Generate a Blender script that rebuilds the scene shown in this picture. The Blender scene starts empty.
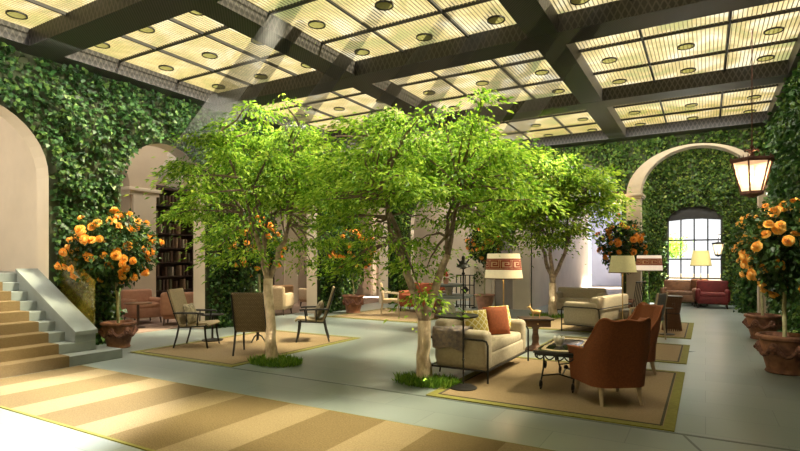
import bpy, bmesh, math, random
import numpy as np
from mathutils import Vector, Matrix
random.seed(7)
RNG = np.random.default_rng(11)
PI = math.pi
SC = bpy.context.scene
COL = SC.collection

# ------------------------------------------------------------------ materials
def mat(name, color, rough=0.6, var=0.0, scale=8.0, metallic=0.0, bump=0.0, bscale=None, spec=0.5,
        emit=None, emit_s=0.0, color2=None, stretch=None):
    m = bpy.data.materials.new(name); m.use_nodes = True
    nt = m.node_tree; b = nt.nodes['Principled BSDF']
    b.inputs['Roughness'].default_value = rough
    b.inputs['Metallic'].default_value = metallic
    b.inputs['Specular IOR Level'].default_value = spec
    c2 = color2 or tuple(max(0, min(1, c*(1-var))) for c in color)
    tc = nt.nodes.new('ShaderNodeTexCoord')
    src = tc.outputs['Object']
    if stretch:
        mp = nt.nodes.new('ShaderNodeMapping'); mp.inputs['Scale'].default_value = stretch
        nt.links.new(src, mp.inputs['Vector']); src = mp.outputs['Vector']
    n = nt.nodes.new('ShaderNodeTexNoise'); n.inputs['Scale'].default_value = scale
    n.inputs['Detail'].default_value = 4
    nt.links.new(src, n.inputs['Vector'])
    r = nt.nodes.new('ShaderNodeValToRGB')
    r.color_ramp.elements[0].position = .35; r.color_ramp.elements[1].position = .65
    r.color_ramp.elements[0].color = (*c2, 1); r.color_ramp.elements[1].color = (*color, 1)
    nt.links.new(n.outputs['Fac'], r.inputs['Fac'])
    nt.links.new(r.outputs['Color'], b.inputs['Base Color'])
    if bump:
        n2 = nt.nodes.new('ShaderNodeTexNoise'); n2.inputs['Scale'].default_value = bscale or scale*4
        nt.links.new(src, n2.inputs['Vector'])
        bp = nt.nodes.new('ShaderNodeBump'); bp.inputs['Strength'].default_value = bump
        bp.inputs['Distance'].default_value = .02
        nt.links.new(n2.outputs['Fac'], bp.inputs['Height']); nt.links.new(bp.outputs['Normal'], b.inputs['Normal'])
    if emit:
        b.inputs['Emission Color'].default_value = (*emit, 1); b.inputs['Emission Strength'].default_value = emit_s
    return m

def leafmat(name, cols, trans=.45, rough=.5):
    m = bpy.data.materials.new(name); m.use_nodes = True
    nt = m.node_tree; nt.nodes.clear()
    out = nt.nodes.new('ShaderNodeOutputMaterial')
    g = nt.nodes.new('ShaderNodeNewGeometry')
    r = nt.nodes.new('ShaderNodeValToRGB')
    els = r.color_ramp.elements
    while len(els) < len(cols): els.new(.5)
    for i, c in enumerate(cols):
        els[i].position = i/(len(cols)-1); els[i].color = (*c, 1)
    nt.links.new(g.outputs['Random Per Island'], r.inputs['Fac'])
    b = nt.nodes.new('ShaderNodeBsdfPrincipled'); b.inputs['Roughness'].default_value = rough
    b.inputs['Specular IOR Level'].default_value = .3
    t = nt.nodes.new('ShaderNodeBsdfTranslucent')
    mx = nt.nodes.new('ShaderNodeMixShader'); mx.inputs['Fac'].default_value = trans
    nt.links.new(r.outputs['Color'], b.inputs['Base Color']); nt.links.new(r.outputs['Color'], t.inputs['Color'])
    nt.links.new(b.outputs['BSDF'], mx.inputs[1]); nt.links.new(t.outputs['BSDF'], mx.inputs[2])
    nt.links.new(mx.outputs['Shader'], out.inputs['Surface'])
    return m

M = {}
M['plaster'] = mat('plaster', (.46,.37,.27), .8, .08, 2.0, bump=.1, bscale=30)
M['plaster_pale'] = mat('plaster_pale', (.64,.545,.42), .8, .08, 2.0)
M['stone_trim'] = mat('stone_trim', (.50,.40,.285), .7, .12, 5.0)
M['lilac_wall'] = mat('lilac_wall', (.36,.37,.49), .7, .1, 1.0)
M['brown_floor'] = mat('brown_floor', (.25,.19,.14), .4, .2, 3.0)
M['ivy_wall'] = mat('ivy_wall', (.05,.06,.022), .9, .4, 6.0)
M['beam'] = None
M['steel'] = mat('steel', (.030,.029,.032), .5, .3, 6)
M['black_iron'] = mat('black_iron', (.022,.020,.020), .45, .3, 20, metallic=.3)
M['rust_iron'] = mat('rust_iron', (.12,.045,.03), .6, .5, 25, metallic=.3)
M['stair_stone'] = mat('stair_stone', (.25,.285,.28), .5, .18, 3)
M['rust_fabric'] = mat('rust_fabric', (.23,.068,.022), .8, .25, 60, bump=.3, bscale=220)
M['rust_seat'] = mat('rust_seat', (.32,.10,.034), .8, .2, 40, bump=.3, bscale=200)
M['cream_fabric'] = mat('cream_fabric', (.47,.40,.30), .9, .14, 30, bump=.3, bscale=180)
M['terracotta_fabric'] = mat('terracotta_fabric', (.40,.20,.12), .8, .15, 12)
M['tan_fabric'] = mat('tan_fabric', (.48,.27,.13), .8, .15, 12)
M['beige_fabric'] = mat('beige_fabric', (.56,.42,.27), .9, .15, 30)
M['red_fabric'] = mat('red_fabric', (.15,.010,.010), .7, .3, 10)
M['orange_fabric'] = mat('orange_fabric', (.34,.085,.03), .8, .2, 10)
M['brown_leather'] = mat('brown_leather', (.20,.095,.05), .5, .35, 10)
M['wicker'] = None
M['sling'] = mat('sling', (.36,.28,.17), .85, .2, 40, bump=.2, bscale=150)
M['dark_wood'] = mat('dark_wood', (.07,.04,.028), .5, .4, 8, stretch=(1,1,8))
M['brown_wood'] = mat('brown_wood', (.16,.075,.04), .45, .4, 8, stretch=(1,1,6))
M['pale_wood'] = mat('pale_wood', (.50,.40,.28), .6, .3, 8)
M['grey_fabric'] = mat('grey_fabric', (.17,.165,.16), .9, .2, 20)
M['throw'] = mat('throw', (.15,.13,.145), .95, .3, 20, color2=(.30,.24,.20), bump=.5, bscale=60)
M['rust_pillow'] = mat('rust_pillow', (.30,.075,.025), .9, .2, 30)
M['bark'] = mat('bark', (.74,.61,.44), .8, .0, 12, color2=(.40,.29,.19), bump=.7, bscale=40, stretch=(1,1,.5))
M['bark_mid'] = mat('bark_mid', (.42,.32,.22), .8, .0, 12, color2=(.20,.14,.10), bump=.6, bscale=40)
M['bark_dark'] = mat('bark_dark', (.20,.14,.10), .8, .5, 14, bump=.5, bscale=40)
M['bamboo'] = mat('bamboo', (.40,.38,.20), .6, .35, 20)
M['terracotta'] = mat('terracotta', (.36,.165,.095), .75, .0, 7, color2=(.13,.055,.04), bump=.4, bscale=30)
M['terracotta_relief'] = mat('terracotta_relief', (.25,.11,.075), .8, .0, 22, color2=(.085,.035,.03), bump=.4, bscale=40)
M['soil'] = mat('soil', (.05,.035,.025), .95, .4, 20)
M['rug_border'] = mat('rug_border', (.20,.19,.035), .9, .2, 20)
M['rug_trim'] = mat('rug_trim', (.045,.04,.02), .9, .2, 20)
M['jute'] = mat('jute', (.27,.19,.10), .92, .16, 55, bump=.5, bscale=150)
M['stair_jute'] = mat('stair_jute', (.21,.145,.066), .92, .16, 55, bump=.5, bscale=150)
M['white_ceramic'] = mat('white_ceramic', (.85,.84,.80), .3, .03, 5)
M['gold'] = mat('gold', (.75,.50,.22), .35, .3, 20, metallic=.4)
M['grey_stone'] = mat('grey_stone', (.17,.18,.19), .6, .3, 8)
M['pale_stone'] = mat('pale_stone', (.62,.56,.46), .6, .2, 8)
M['pink_pot'] = mat('pink_pot', (.55,.28,.20), .75, .3, 7)
M['red_petal'] = mat('red_petal', (.55,.05,.05), .7, .3, 20)
M['black_lacquer'] = mat('black_lacquer', (.012,.013,.014), .12, .2, 8)
M['cream_inlay'] = mat('cream_inlay', (.70,.55,.34), .35, .25, 15)
M['red_band'] = mat('red_band', (.36,.035,.02), .8, .1, 30)
M['pink_band'] = mat('pink_band', (.74,.47,.34), .8, .1, 30)
M['shade_cream'] = mat('shade_cream', (.62,.54,.34), .8, .08, 40, emit=(1,.80,.45), emit_s=.28)
M['shade_green'] = mat('shade_green', (.34,.30,.14), .8, .15, 40, emit=(.9,.78,.34), emit_s=.13)
M['shade_pink'] = mat('shade_pink', (.62,.50,.42), .8, .1, 40, emit=(1,.8,.62), emit_s=.40)
M['shade_yellow'] = mat('shade_yellow', (.70,.60,.26), .8, .1, 40, emit=(1,.80,.30), emit_s=.32)
M['bulb'] = mat('bulb', (1,.9,.7), .5, emit=(1,.78,.42), emit_s=14)
M['grille'] = mat('grille', (.42,.36,.22), .6, .3, 5)
M['vent'] = mat('vent', (.34,.33,.17), .6, .4, 20)
def translucent(m, col, fac):
    nt = m.node_tree; o_ = nt.nodes['Material Output']; src = o_.inputs['Surface'].links[0].from_socket
    a = nt.nodes.new('ShaderNodeBsdfTranslucent'); a.inputs['Color'].default_value = (*col, 1)
    k = nt.nodes.new('ShaderNodeMixShader'); k.inputs['Fac'].default_value = fac
    nt.links.new(src, k.inputs[1]); nt.links.new(a.outputs[0], k.inputs[2]); nt.links.new(k.outputs[0], o_.inputs['Surface'])
translucent(M['vent'], (.20,.20,.09), .65)
M['pavement'] = mat('pavement', (.5,.5,.48), .8, .1, 3)
M['carpet_pink'] = mat('carpet_pink', (.33,.23,.18), .9, .2, 8)
M['stem_green'] = mat('stem_green', (.10,.14,.04), .7, .4, 20)

BOOKC = [('brown', (.13,.07,.04)), ('tan', (.36,.24,.14)), ('dark brown', (.075,.042,.028)), ('olive', (.13,.12,.06)), ('cream', (.52,.44,.32))]
for k, c in BOOKC: M['book_'+k] = mat('book_'+k, c, .7, .3, 20)

M['tree_leaf'] = leafmat('tree_leaf', [(.06,.16,.012), (.16,.33,.022), (.31,.50,.045), (.50,.65,.09)], .5)
M['tree_leaf_deep'] = leafmat('tree_leaf_deep', [(.05,.13,.012), (.15,.29,.02), (.28,.43,.035), (.42,.53,.06)], .5)
M['ivy_leaf'] = leafmat('ivy_leaf', [(.012,.040,.010), (.030,.085,.020), (.055,.14,.032), (.15,.24,.05)], .25, .4)
M['ivy_warm'] = leafmat('ivy_warm', [(.02,.05,.010), (.05,.11,.018), (.10,.19,.03), (.24,.30,.05)], .25, .45)
M['rose_leaf'] = leafmat('rose_leaf', [(.012,.035,.010), (.03,.075,.018), (.07,.14,.03)], .25, .4)
M['grass_leaf'] = leafmat('grass_leaf', [(.05,.13,.01), (.12,.26,.025), (.26,.40,.05)], .3)
M['petal'] = leafmat('petal', [(.95,.36,.03), (1.0,.54,.09), (1.0,.74,.26)], .3)
M['petal_far'] = leafmat('petal_far', [(.82,.27,.03), (.95,.42,.07), (1.0,.58,.15)], .3)

def nodes_mat(name):
    m = bpy.data.materials.new(name); m.use_nodes = True
    return m, m.node_tree, m.node_tree.nodes['Principled BSDF']

def ramp(nt, fac, stops, interp='LINEAR'):
    r = nt.nodes.new('ShaderNodeValToRGB'); r.color_ramp.interpolation = interp
    els = r.color_ramp.elements
    while len(els) < len(stops): els.new(.5)
    for e, (p, c) in zip(els, stops): e.position = p; e.color = (*c, 1)
    nt.links.new(fac, r.inputs['Fac']); return r.outputs['Color']

def math_node(nt, op, a, b=None):
    n = nt.nodes.new('ShaderNodeMath'); n.operation = op
    for i, v in enumerate((a, b)):
        if v is None: continue
        if isinstance(v, (int, float)): n.inputs[i].default_value = v
        else: nt.links.new(v, n.inputs[i])
    return n.outputs[0]

# floor: honed grey green slate tiles with thin joints
m, nt, b = nodes_mat('floor_slate')
tc = nt.nodes.new('ShaderNodeTexCoord')
br = nt.nodes.new('ShaderNodeTexBrick')
br.inputs['Scale'].default_value = 1; br.inputs['Mortar Size'].default_value = .004
br.inputs['Brick Width'].default_value = 1.23; br.inputs['Row Height'].default_value = .62
br.inputs['Color1'].default_value = (.24,.275,.27,1); br.inputs['Color2'].default_value = (.20,.24,.24,1)
br.inputs['Mortar'].default_value = (.15,.18,.175,1)
nt.links.new(tc.outputs['Object'], br.inputs['Vector'])
nz = nt.nodes.new('ShaderNodeTexNoise'); nz.inputs['Scale'].default_value = .8; nz.inputs['Detail'].default_value = 3
nt.links.new(tc.outputs['Object'], nz.inputs['Vector'])
c = ramp(nt, nz.outputs['Fac'], [(.25, (.86,.88,.88)), (.75, (1.10,1.08,1.04))])
mx = nt.nodes.new('ShaderNodeMix'); mx.data_type = 'RGBA'; mx.blend_type = 'MULTIPLY'; mx.inputs[0].default_value = 1
nt.links.new(br.outputs['Color'], mx.inputs[6]); nt.links.new(c, mx.inputs[7])
nt.links.new(mx.outputs[2], b.inputs['Base Color'])
rr = ramp(nt, nz.outputs['Fac'], [(.2, (.26,)*3), (.8, (.36,)*3)])
nt.links.new(rr, b.inputs['Roughness']); b.inputs['Specular IOR Level'].default_value = .45
M['floor'] = m

# striped jute runner
m, nt, b = nodes_mat('runner_stripes')
tc = nt.nodes.new('ShaderNodeTexCoord'); sp = nt.nodes.new('ShaderNodeSeparateXYZ')
nt.links.new(tc.outputs['Object'], sp.inputs[0])
f = math_node(nt, 'FRACT', math_node(nt, 'DIVIDE', math_node(nt, 'ADD', sp.outputs['X'], 100*1.232-.26), 1.232))
c = ramp(nt, f, [(0, (.175,.127,.062)), (.57, (.27,.208,.118))], 'CONSTANT')
nz = nt.nodes.new('ShaderNodeTexNoise'); nz.inputs['Scale'].default_value = 70
nt.links.new(tc.outputs['Object'], nz.inputs['Vector'])
c2 = ramp(nt, nz.outputs['Fac'], [(.3, (.80,)*3), (.7, (1.1,)*3)])
mx = nt.nodes.new('ShaderNodeMix'); mx.data_type = 'RGBA'; mx.blend_type = 'MULTIPLY'; mx.inputs[0].default_value = 1
nt.links.new(c, mx.inputs[6]); nt.links.new(c2, mx.inputs[7]); nt.links.new(mx.outputs[2], b.inputs['Base Color'])
bp = nt.nodes.new('ShaderNodeBump'); bp.inputs['Strength'].default_value = .4; bp.inputs['Distance'].default_value = .01
nt.links.new(nz.outputs['Fac'], bp.inputs['Height']); nt.links.new(bp.outputs['Normal'], b.inputs['Normal'])
b.inputs['Roughness'].default_value = .92; b.inputs['Specular IOR Level'].default_value = .15
M['runner'] = m

# steel beams clad in diamond mesh
m, nt, b = nodes_mat('mesh_clad_beam')
tc = nt.nodes.new('ShaderNodeTexCoord'); sp = nt.nodes.new('ShaderNodeSeparateXYZ')
nt.links.new(tc.outputs['Object'], sp.inputs[0])
h = math_node(nt, 'ADD', sp.outputs['X'], sp.outputs['Y'])
w1 = math_node(nt, 'SINE', math_node(nt, 'MULTIPLY', math_node(nt, 'ADD', h, math_node(nt, 'MULTIPLY', sp.outputs['Z'], .5)), 62))
w2 = math_node(nt, 'SINE', math_node(nt, 'MULTIPLY', math_node(nt, 'SUBTRACT', h, math_node(nt, 'MULTIPLY', sp.outputs['Z'], .5)), 62))
w = math_node(nt, 'MAXIMUM', w1, w2)
nt.links.new(ramp(nt, w, [(.55, (.014,.013,.015)), (.95, (.062,.055,.056))]), b.inputs['Base Color'])
b.inputs['Roughness'].default_value = .5
M['beam'] = m

# laylight glass: lit from behind, marbled cream / yellow green
m, nt, b = nodes_mat('laylight_glass')
tc = nt.nodes.new('ShaderNodeTexCoord')
nz = nt.nodes.new('ShaderNodeTexNoise'); nz.inputs['Scale'].default_value = 1.1; nz.inputs['Detail'].default_value = 7
nz.inputs['Distortion'].default_value = 1.2
nt.links.new(tc.outputs['Object'], nz.inputs['Vector'])
c = ramp(nt, nz.outputs['Fac'], [(.36, (.34,.38,.08)), (.45, (.62,.47,.15)), (.54, (.92,.72,.34)), (.64, (1.05,.97,.70))])
nt.links.new(c, b.inputs['Emission Color']); b.inputs['Emission Strength'].default_value = 1.0
b.inputs['Base Color'].default_value = (.5,.45,.3,1); b.inputs['Roughness'].default_value = .3
LAY = b
tp = nt.nodes.new('ShaderNodeBsdfTransparent'); tp.inputs['Color'].default_value = (1,.92,.66,1)
ms = nt.nodes.new('ShaderNodeMixShader'); ms.inputs['Fac'].default_value = .84
nt.links.new(tp.outputs[0], ms.inputs[1]); nt.links.new(b.outputs[0], ms.inputs[2])
nt.links.new(ms.outputs[0], nt.nodes['Material Output'].inputs['Surface'])
M['laylight'] = m

# wicker
m, nt, b = nodes_mat('wicker_weave')
tc = nt.nodes.new('ShaderNodeTexCoord')
ck = nt.nodes.new('ShaderNodeTexBrick'); ck.inputs['Scale'].default_value = 1
ck.inputs['Brick Width'].default_value = .03; ck.inputs['Row Height'].default_value = .022; ck.inputs['Mortar Size'].default_value = .004
ck.inputs['Color1'].default_value = (.30,.22,.12,1); ck.inputs['Color2'].default_value = (.23,.165,.09,1); ck.inputs['Mortar'].default_value = (.06,.04,.022,1)
mp = nt.nodes.new('ShaderNodeMapping'); mp.inputs['Rotation'].default_value = (PI/2, 0, 0)
nt.links.new(tc.outputs['Object'], mp.inputs['Vector']); nt.links.new(mp.outputs['Vector'], ck.inputs['Vector'])
nt.links.new(ck.outputs['Color'], b.inputs['Base Color']); b.inputs['Roughness'].default_value = .7
M['wicker'] = m

# yellow trellis pillow
m, nt, b = nodes_mat('trellis_fabric')
tc = nt.nodes.new('ShaderNodeTexCoord'); sp = nt.nodes.new('ShaderNodeSeparateXYZ')
nt.links.new(tc.outputs['Object'], sp.inputs[0])
a1 = math_node(nt, 'SINE', math_node(nt, 'MULTIPLY', math_node(nt, 'ADD', sp.outputs['X'], sp.outputs['Z']), 62))
a2 = math_node(nt, 'SINE', math_node(nt, 'MULTIPLY', math_node(nt, 'SUBTRACT', sp.outputs['X'], sp.outputs['Z']), 62))
nt.links.new(ramp(nt, math_node(nt, 'MAXIMUM', a1, a2), [(.75, (.55,.43,.10)), (.9, (.78,.72,.50))]), b.inputs['Base Color'])
b.inputs['Roughness'].default_value = .9
M['trellis'] = m

# glass
def glassmat(name, tint, fac, rough=.03):
    m = bpy.data.materials.new(name); m.use_nodes = True
    nt = m.node_tree; nt.nodes.clear(); out = nt.nodes.new('ShaderNodeOutputMaterial')
    t = nt.nodes.new('ShaderNodeBsdfTransparent'); t.inputs['Color'].default_value = (*tint, 1)
    g = nt.nodes.new('ShaderNodeBsdfGlossy'); g.inputs['Roughness'].default_value = rough
    fr = nt.nodes.new('ShaderNodeMix'); fr.data_type = 'FLOAT'
    mx = nt.nodes.new('ShaderNodeMixShader'); mx.inputs['Fac'].default_value = fac
    nt.links.new(t.outputs[0], mx.inputs[1]); nt.links.new(g.outputs[0], mx.inputs[2]); nt.links.new(mx.outputs[0], out.inputs['Surface'])
    return m
M['reflection_tint_glass'] = glassmat('reflection_tint_glass', (.97,.90,.50), .12)  # yellow-green plant reflections put into the glass tint
nt = M['reflection_tint_glass'].node_tree
df = nt.nodes.new('ShaderNodeBsdfTranslucent'); df.inputs['Color'].default_value = (.75,.66,.18,1)  # translucent yellow imitating the reflected plants
mx2 = nt.nodes.new('ShaderNodeMixShader'); mx2.inputs['Fac'].default_value = .13
out_ = [n for n in nt.nodes if n.type == 'OUTPUT_MATERIAL'][0]; old = out_.inputs['Surface'].links[0].from_socket
nt.links.new(old, mx2.inputs[1]); nt.links.new(df.outputs[0], mx2.inputs[2]); nt.links.new(mx2.outputs[0], out_.inputs['Surface'])
M['clear_glass'] = glassmat('clear_glass', (.98,.98,.98), .06)
# frosted warm glass of the lit lanterns
m, nt, b = nodes_mat('lantern_glass')
b.inputs['Base Color'].default_value = (.8,.7,.5,1); b.inputs['Roughness'].default_value = .4
tr = nt.nodes.new('ShaderNodeBsdfTransparent'); mx = nt.nodes.new('ShaderNodeMixShader'); mx.inputs['Fac'].default_value = .34
b.inputs['Emission Color'].default_value = (1,.78,.45,1); b.inputs['Emission Strength'].default_value = .8
nt.links.new(tr.outputs[0], mx.inputs[1]); nt.links.new(b.outputs[0], mx.inputs[2])
nt.links.new(mx.outputs[0], nt.nodes['Material Output'].inputs['Surface'])
M['lantern_glass'] = m

# ------------------------------------------------------------------ mesh builder
def rotm(rx=0, ry=0, rz=0):
    return Matrix.Rotation(rz, 3, 'Z') @ Matrix.Rotation(ry, 3, 'Y') @ Matrix.Rotation(rx, 3, 'X')

class MB:
    def __init__(s): s.v = []; s.f = []
    def add(s, vs, fs):
        o = len(s.v); s.v += [tuple(p) for p in vs]; s.f += [tuple(i+o for i in q) for q in fs]
    def box(s, c, size, r=None, bev=0, seg=2, taper=None):
        bm = bmesh.new(); bmesh.ops.create_cube(bm, size=1)
        for v in bm.verts:
            k = 1
            if taper and v.co.z < 0: k = taper
            v.co = Vector((v.co.x*size[0]*k, v.co.y*size[1]*k, v.co.z*size[2]))
        if bev: bmesh.ops.bevel(bm, geom=bm.edges[:], offset=bev, segments=seg, profile=.5, affect='EDGES')
        s.take(bm, r, c)
        return s
    def take(s, bm, r=None, c=(0,0,0)):
        c = Vector(c); bm.verts.index_update()
        vs = [(r @ v.co if r else v.co) + c for v in bm.verts]
        s.add(vs, [[v.index for v in f.verts] for f in bm.faces]); bm.free()
    def tube(s, pts, rad, n=8, closed=False):
        pts = [Vector(p) for p in pts]; N = len(pts)
        rads = rad if isinstance(rad, (list, tuple)) else [rad]*N
        ring = []; up = None
        for i, p in enumerate(pts):
            a = pts[(i-1) % N] if (i or closed) else p; b_ = pts[(i+1) % N] if (i < N-1 or closed) else p
            t = (b_ - a).normalized() if (b_-a).length > 1e-9 else Vector((0,0,1))
            if up is None:
                up = Vector((0,0,1)) if abs(t.z) < .9 else Vector((1,0,0))
            x = t.cross(up)
            if x.length < 1e-6: x = t.orthogonal()
            x.normalize(); y = x.cross(t).normalized(); up = y
            ring.append([p + (x*math.cos(2*PI*k/n) + y*math.sin(2*PI*k/n))*rads[i] for k in range(n)])
        vs = [v for r_ in ring for v in r_]; fs = []
        for i in range(N if closed else N-1):
            j = (i+1) % N
            for k in range(n):
                fs.append((i*n+k, i*n+(k+1) % n, j*n+(k+1) % n, j*n+k))
        if not closed:
            fs.append(tuple(range(n))[::-1]); fs.append(tuple((N-1)*n+k for k in range(n)))
        s.add(vs, fs); return s
    def lathe(s, prof, n=24, c=(0,0,0), sx=1, sy=1):
        c = Vector(c); vs = []; fs = []
        for r, z in prof:
            for k in range(n):
                a = 2*PI*k/n; vs.append(c + Vector((r*math.cos(a)*sx, r*math.sin(a)*sy, z)))
        for i in range(len(prof)-1):
            for k in range(n): fs.append((i*n+k, i*n+(k+1) % n, (i+1)*n+(k+1) % n, (i+1)*n+k))
        shut = prof[0] == prof[-1]
        if prof[0][0] > 1e-4 and not shut: fs.append(tuple(range(n))[::-1])
        if prof[-1][0] > 1e-4 and not shut: fs.append(tuple((len(prof)-1)*n+k for k in range(n)))
        s.add(vs, fs); return s
    def ball(s, c, r, n=8, r_=None):
        bm = bmesh.new(); bmesh.ops.create_uvsphere(bm, u_segments=n*2, v_segments=n, radius=1)
        rr_ = r if isinstance(r, (tuple, list)) else (r,)*3
        for v in bm.verts: v.co = Vector((v.co.x*rr_[0], v.co.y*rr_[1], v.co.z*rr_[2]))
        s.take(bm, r_, c); return s
    def cushion(s, c, w, h, t, r=None, n=12):
        # pinched square pillow standing in the XZ plane, thickness along Y
        vs = []; fs = []; c = Vector(c)
        for side in (1, -1):
            for i in range(n+1):
                for j in range(n+1):
                    u = -1+2*i/n; v = -1+2*j/n
                    d = (max(0, 1-u*u))**.45 * (max(0, 1-v*v))**.45
                    pinch = 1 - .06*(1-abs(u*v))*(abs(u)+abs(v))/2
                    p = Vector((u*w/2*(pinch if abs(v) < 1 else 1), side*t/2*d, v*h/2*pinch))
                    vs.append((r @ p if r else p)+c)
        k = (n+1)**2
        for sd in range(2):
            for i in range(n):
                for j in range(n):
                    q = (sd*k+i*(n+1)+j, sd*k+(i+1)*(n+1)+j, sd*k+(i+1)*(n+1)+j+1, sd*k+i*(n+1)+j+1)
                    fs.append(q if sd else q[::-1])
        s.add(vs, fs); return s
    def build(s, name, m, parent=None, smooth=True, loc=None, angle=40):
        me = bpy.data.meshes.new(name); me.from_pydata(s.v, [], s.f); me.update()
        me.materials.append(m)
        if smooth:
            me.polygons.foreach_set('use_smooth', [True]*len(me.polygons))
            try: me.set_sharp_from_angle(angle=math.radians(angle))
            except Exception: pass
        o = bpy.data.objects.new(name, me); COL.objects.link(o)
        if parent: o.parent = parent
        if loc: o.location = loc
        return o

def tag(o, label=None, cat=None, group=None, kind=None):
    if label: o['label'] = label
    if cat: o['category'] = cat
    if group: o['group'] = group
    if kind: o['kind'] = kind
    return o
def thing(name, label, cat, loc=(0,0,0), rz=0, group=None):
    o = bpy.data.objects.new(name, None); COL.objects.link(o)
    o.location = loc; o.rotation_euler = (0,0,rz); o.empty_display_size = .1
    return tag(o, label, cat, group)
def struct(o): o['kind'] = 'structure'; return o
def copy_tree(o, parent=None):
    c = o.copy(); COL.objects.link(c)
    if parent: c.parent = parent
    for ch in list(o.children): copy_tree(ch, c)
    return c

# ------------------------------------------------------------------ setting: dimensions
XL, XR, YB, YF = -10.0, 1.55, 16.75, -3.0
ZC = 5.12          # underside of beams
ZP = 5.40          # laylight glass

def arched_wall(name, mp, u0, u1, z0, z1, openings, thick, m, m_reveal=None, reveal_name=None):
    """mp(u, z, d) -> point; openings (ua, ub, spring, rise)"""
    w = MB(); rv = MB(); n = 20
    def quad(mb, a, b_, c_, d_): mb.add([a, b_, c_, d_], [(0,1,2,3)])
    def solid(a, b_, zz0, zz1):
        for d in (0, thick): quad(w, mp(a,zz0,d), mp(b_,zz0,d), mp(b_,zz1,d), mp(a,zz1,d))
    cur = u0
    for ua, ub, spg, rise in sorted(openings):
        if ua > cur: solid(cur, ua, z0, z1)
        zb = z0
        quad(rv, mp(ua,zb,0), mp(ua,spg,0), mp(ua,spg,thick), mp(ua,zb,thick))
        quad(rv, mp(ub,zb,0), mp(ub,spg,0), mp(ub,spg,thick), mp(ub,zb,thick))
        P = []
        for i in range(n+1):
            a = PI*(1-i/n); P.append(((ua+ub)/2+(ub-ua)/2*math.cos(a), spg+rise*math.sin(a)))
        for (p, q) in zip(P, P[1:]):
            for d in (0, thick): quad(w, mp(*p, d), mp(*q, d), mp(q[0], z1, d), mp(p[0], z1, d))
            quad(rv, mp(*p,0), mp(*q,0), mp(*q,thick), mp(*p,thick))
        cur = ub
    if cur < u1: solid(cur, u1, z0, z1)
    quad(w, mp(u0,z1,0), mp(u1,z1,0), mp(u1,z1,thick), mp(u0,z1,thick))
    for u in (u0, u1): quad(w, mp(u,z0,0), mp(u,z1,0), mp(u,z1,thick), mp(u,z0,thick))
    o = struct(w.build(name, m, smooth=False))
    if rv.v: struct(rv.build(reveal_name or name.replace('wall', 'trim'), m_reveal or m, smooth=True))
    return o

# floor
f = MB(); f.box((-5, 11, -.1), (24, 30, .2)); fl = struct(f.build('floor', M['floor'], smooth=False))

# ------------------------------------------------------------------ walls
ARCH_L = [(2.42, 4.88, 3.05, 1.20), (6.2, 8.22, 3.08, 1.0), (10.22, 12.27, 3.08, 1.0), (14.27, 16.31, 3.08, 1.0)]
arched_wall('wall_left', lambda u, z, d: (XL-d, u, z), YF, YB+.6, 0, 5.9, ARCH_L, .40, M['ivy_wall'], M['plaster_pale'], 'trim_1')
ARCH_B = [(-9.3, -6.95, 2.9, 1.1), (-4.83, -2.15, 3.25, 1.32), (-1.98, 1.46, 3.5, 1.3)]
arched_wall('wall_back', lambda u, z, d: (u, YB+d, z), XL-.62, XR+.3, 0, 5.9, ARCH_B, .25, M['ivy_wall'], M['plaster_pale'], 'trim_2')
b = MB(); b.box((XR+.15, 6.9, 2.95), (.3, 19.8, 5.9)); struct(b.build('wall_right', M['ivy_wall'], smooth=False))
b = MB(); b.box((-4.3, YF-.15, 2.95), (13, .3, 5.9)); struct(b.build('wall_front', M['plaster'], smooth=False))

# pale archivolts / pilasters standing proud of the ivy
def archband(name, mp, ua, ub, spring, rise, inner, proud, m):
    (ia, ib, irise) = inner
    n = 28; mb = MB()
    O = [(ua, 0.0)] + [((ua+ub)/2+(ub-ua)/2*math.cos(PI*(1-i/n)), spring+rise*math.sin(PI*i/n)) for i in range(n+1)] + [(ub, 0.0)]
    I = [(ia, 0.0)] + [((ia+ib)/2+(ib-ia)/2*math.cos(PI*(1-i/n)), spring+irise*math.sin(PI*i/n)) for i in range(n+1)] + [(ib, 0.0)]
    d0, d1 = -proud, .28
    for k in range(len(O)-1):
        for quad in ([mp(*O[k],d0), mp(*O[k+1],d0), mp(*I[k+1],d0), mp(*I[k],d0)],
                     [mp(*I[k],d0), mp(*I[k+1],d0), mp(*I[k+1],d1), mp(*I[k],d1)],
                     [mp(*O[k],d0), mp(*O[k+1],d0), mp(*O[k+1],.05), mp(*O[k],.05)],
                     [mp(*O[k],d1), mp(*O[k+1],d1), mp(*I[k+1],d1), mp(*I[k],d1)]):
            mb.add(quad, [(0,1,2,3)])
    return struct(mb.build(name, m))
archband('trim_3', lambda u, z, d: (u, YB+d, z), -2.0, 1.48, 3.5, 1.31, (-1.62, 1.20, 1.25), .16, M['stone_trim'])
mb = MB()
mb.box((-1.80, YB+.18, 3.49), (.50, .80, .07), bev=.01); mb.box((-1.80, YB+.18, 3.43), (.44, .74, .06)); mb.box((1.34, YB+.18, 3.49), (.36, .80, .07), bev=.01)
struct(mb.build('trim_4', M['stone_trim']))
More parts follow.
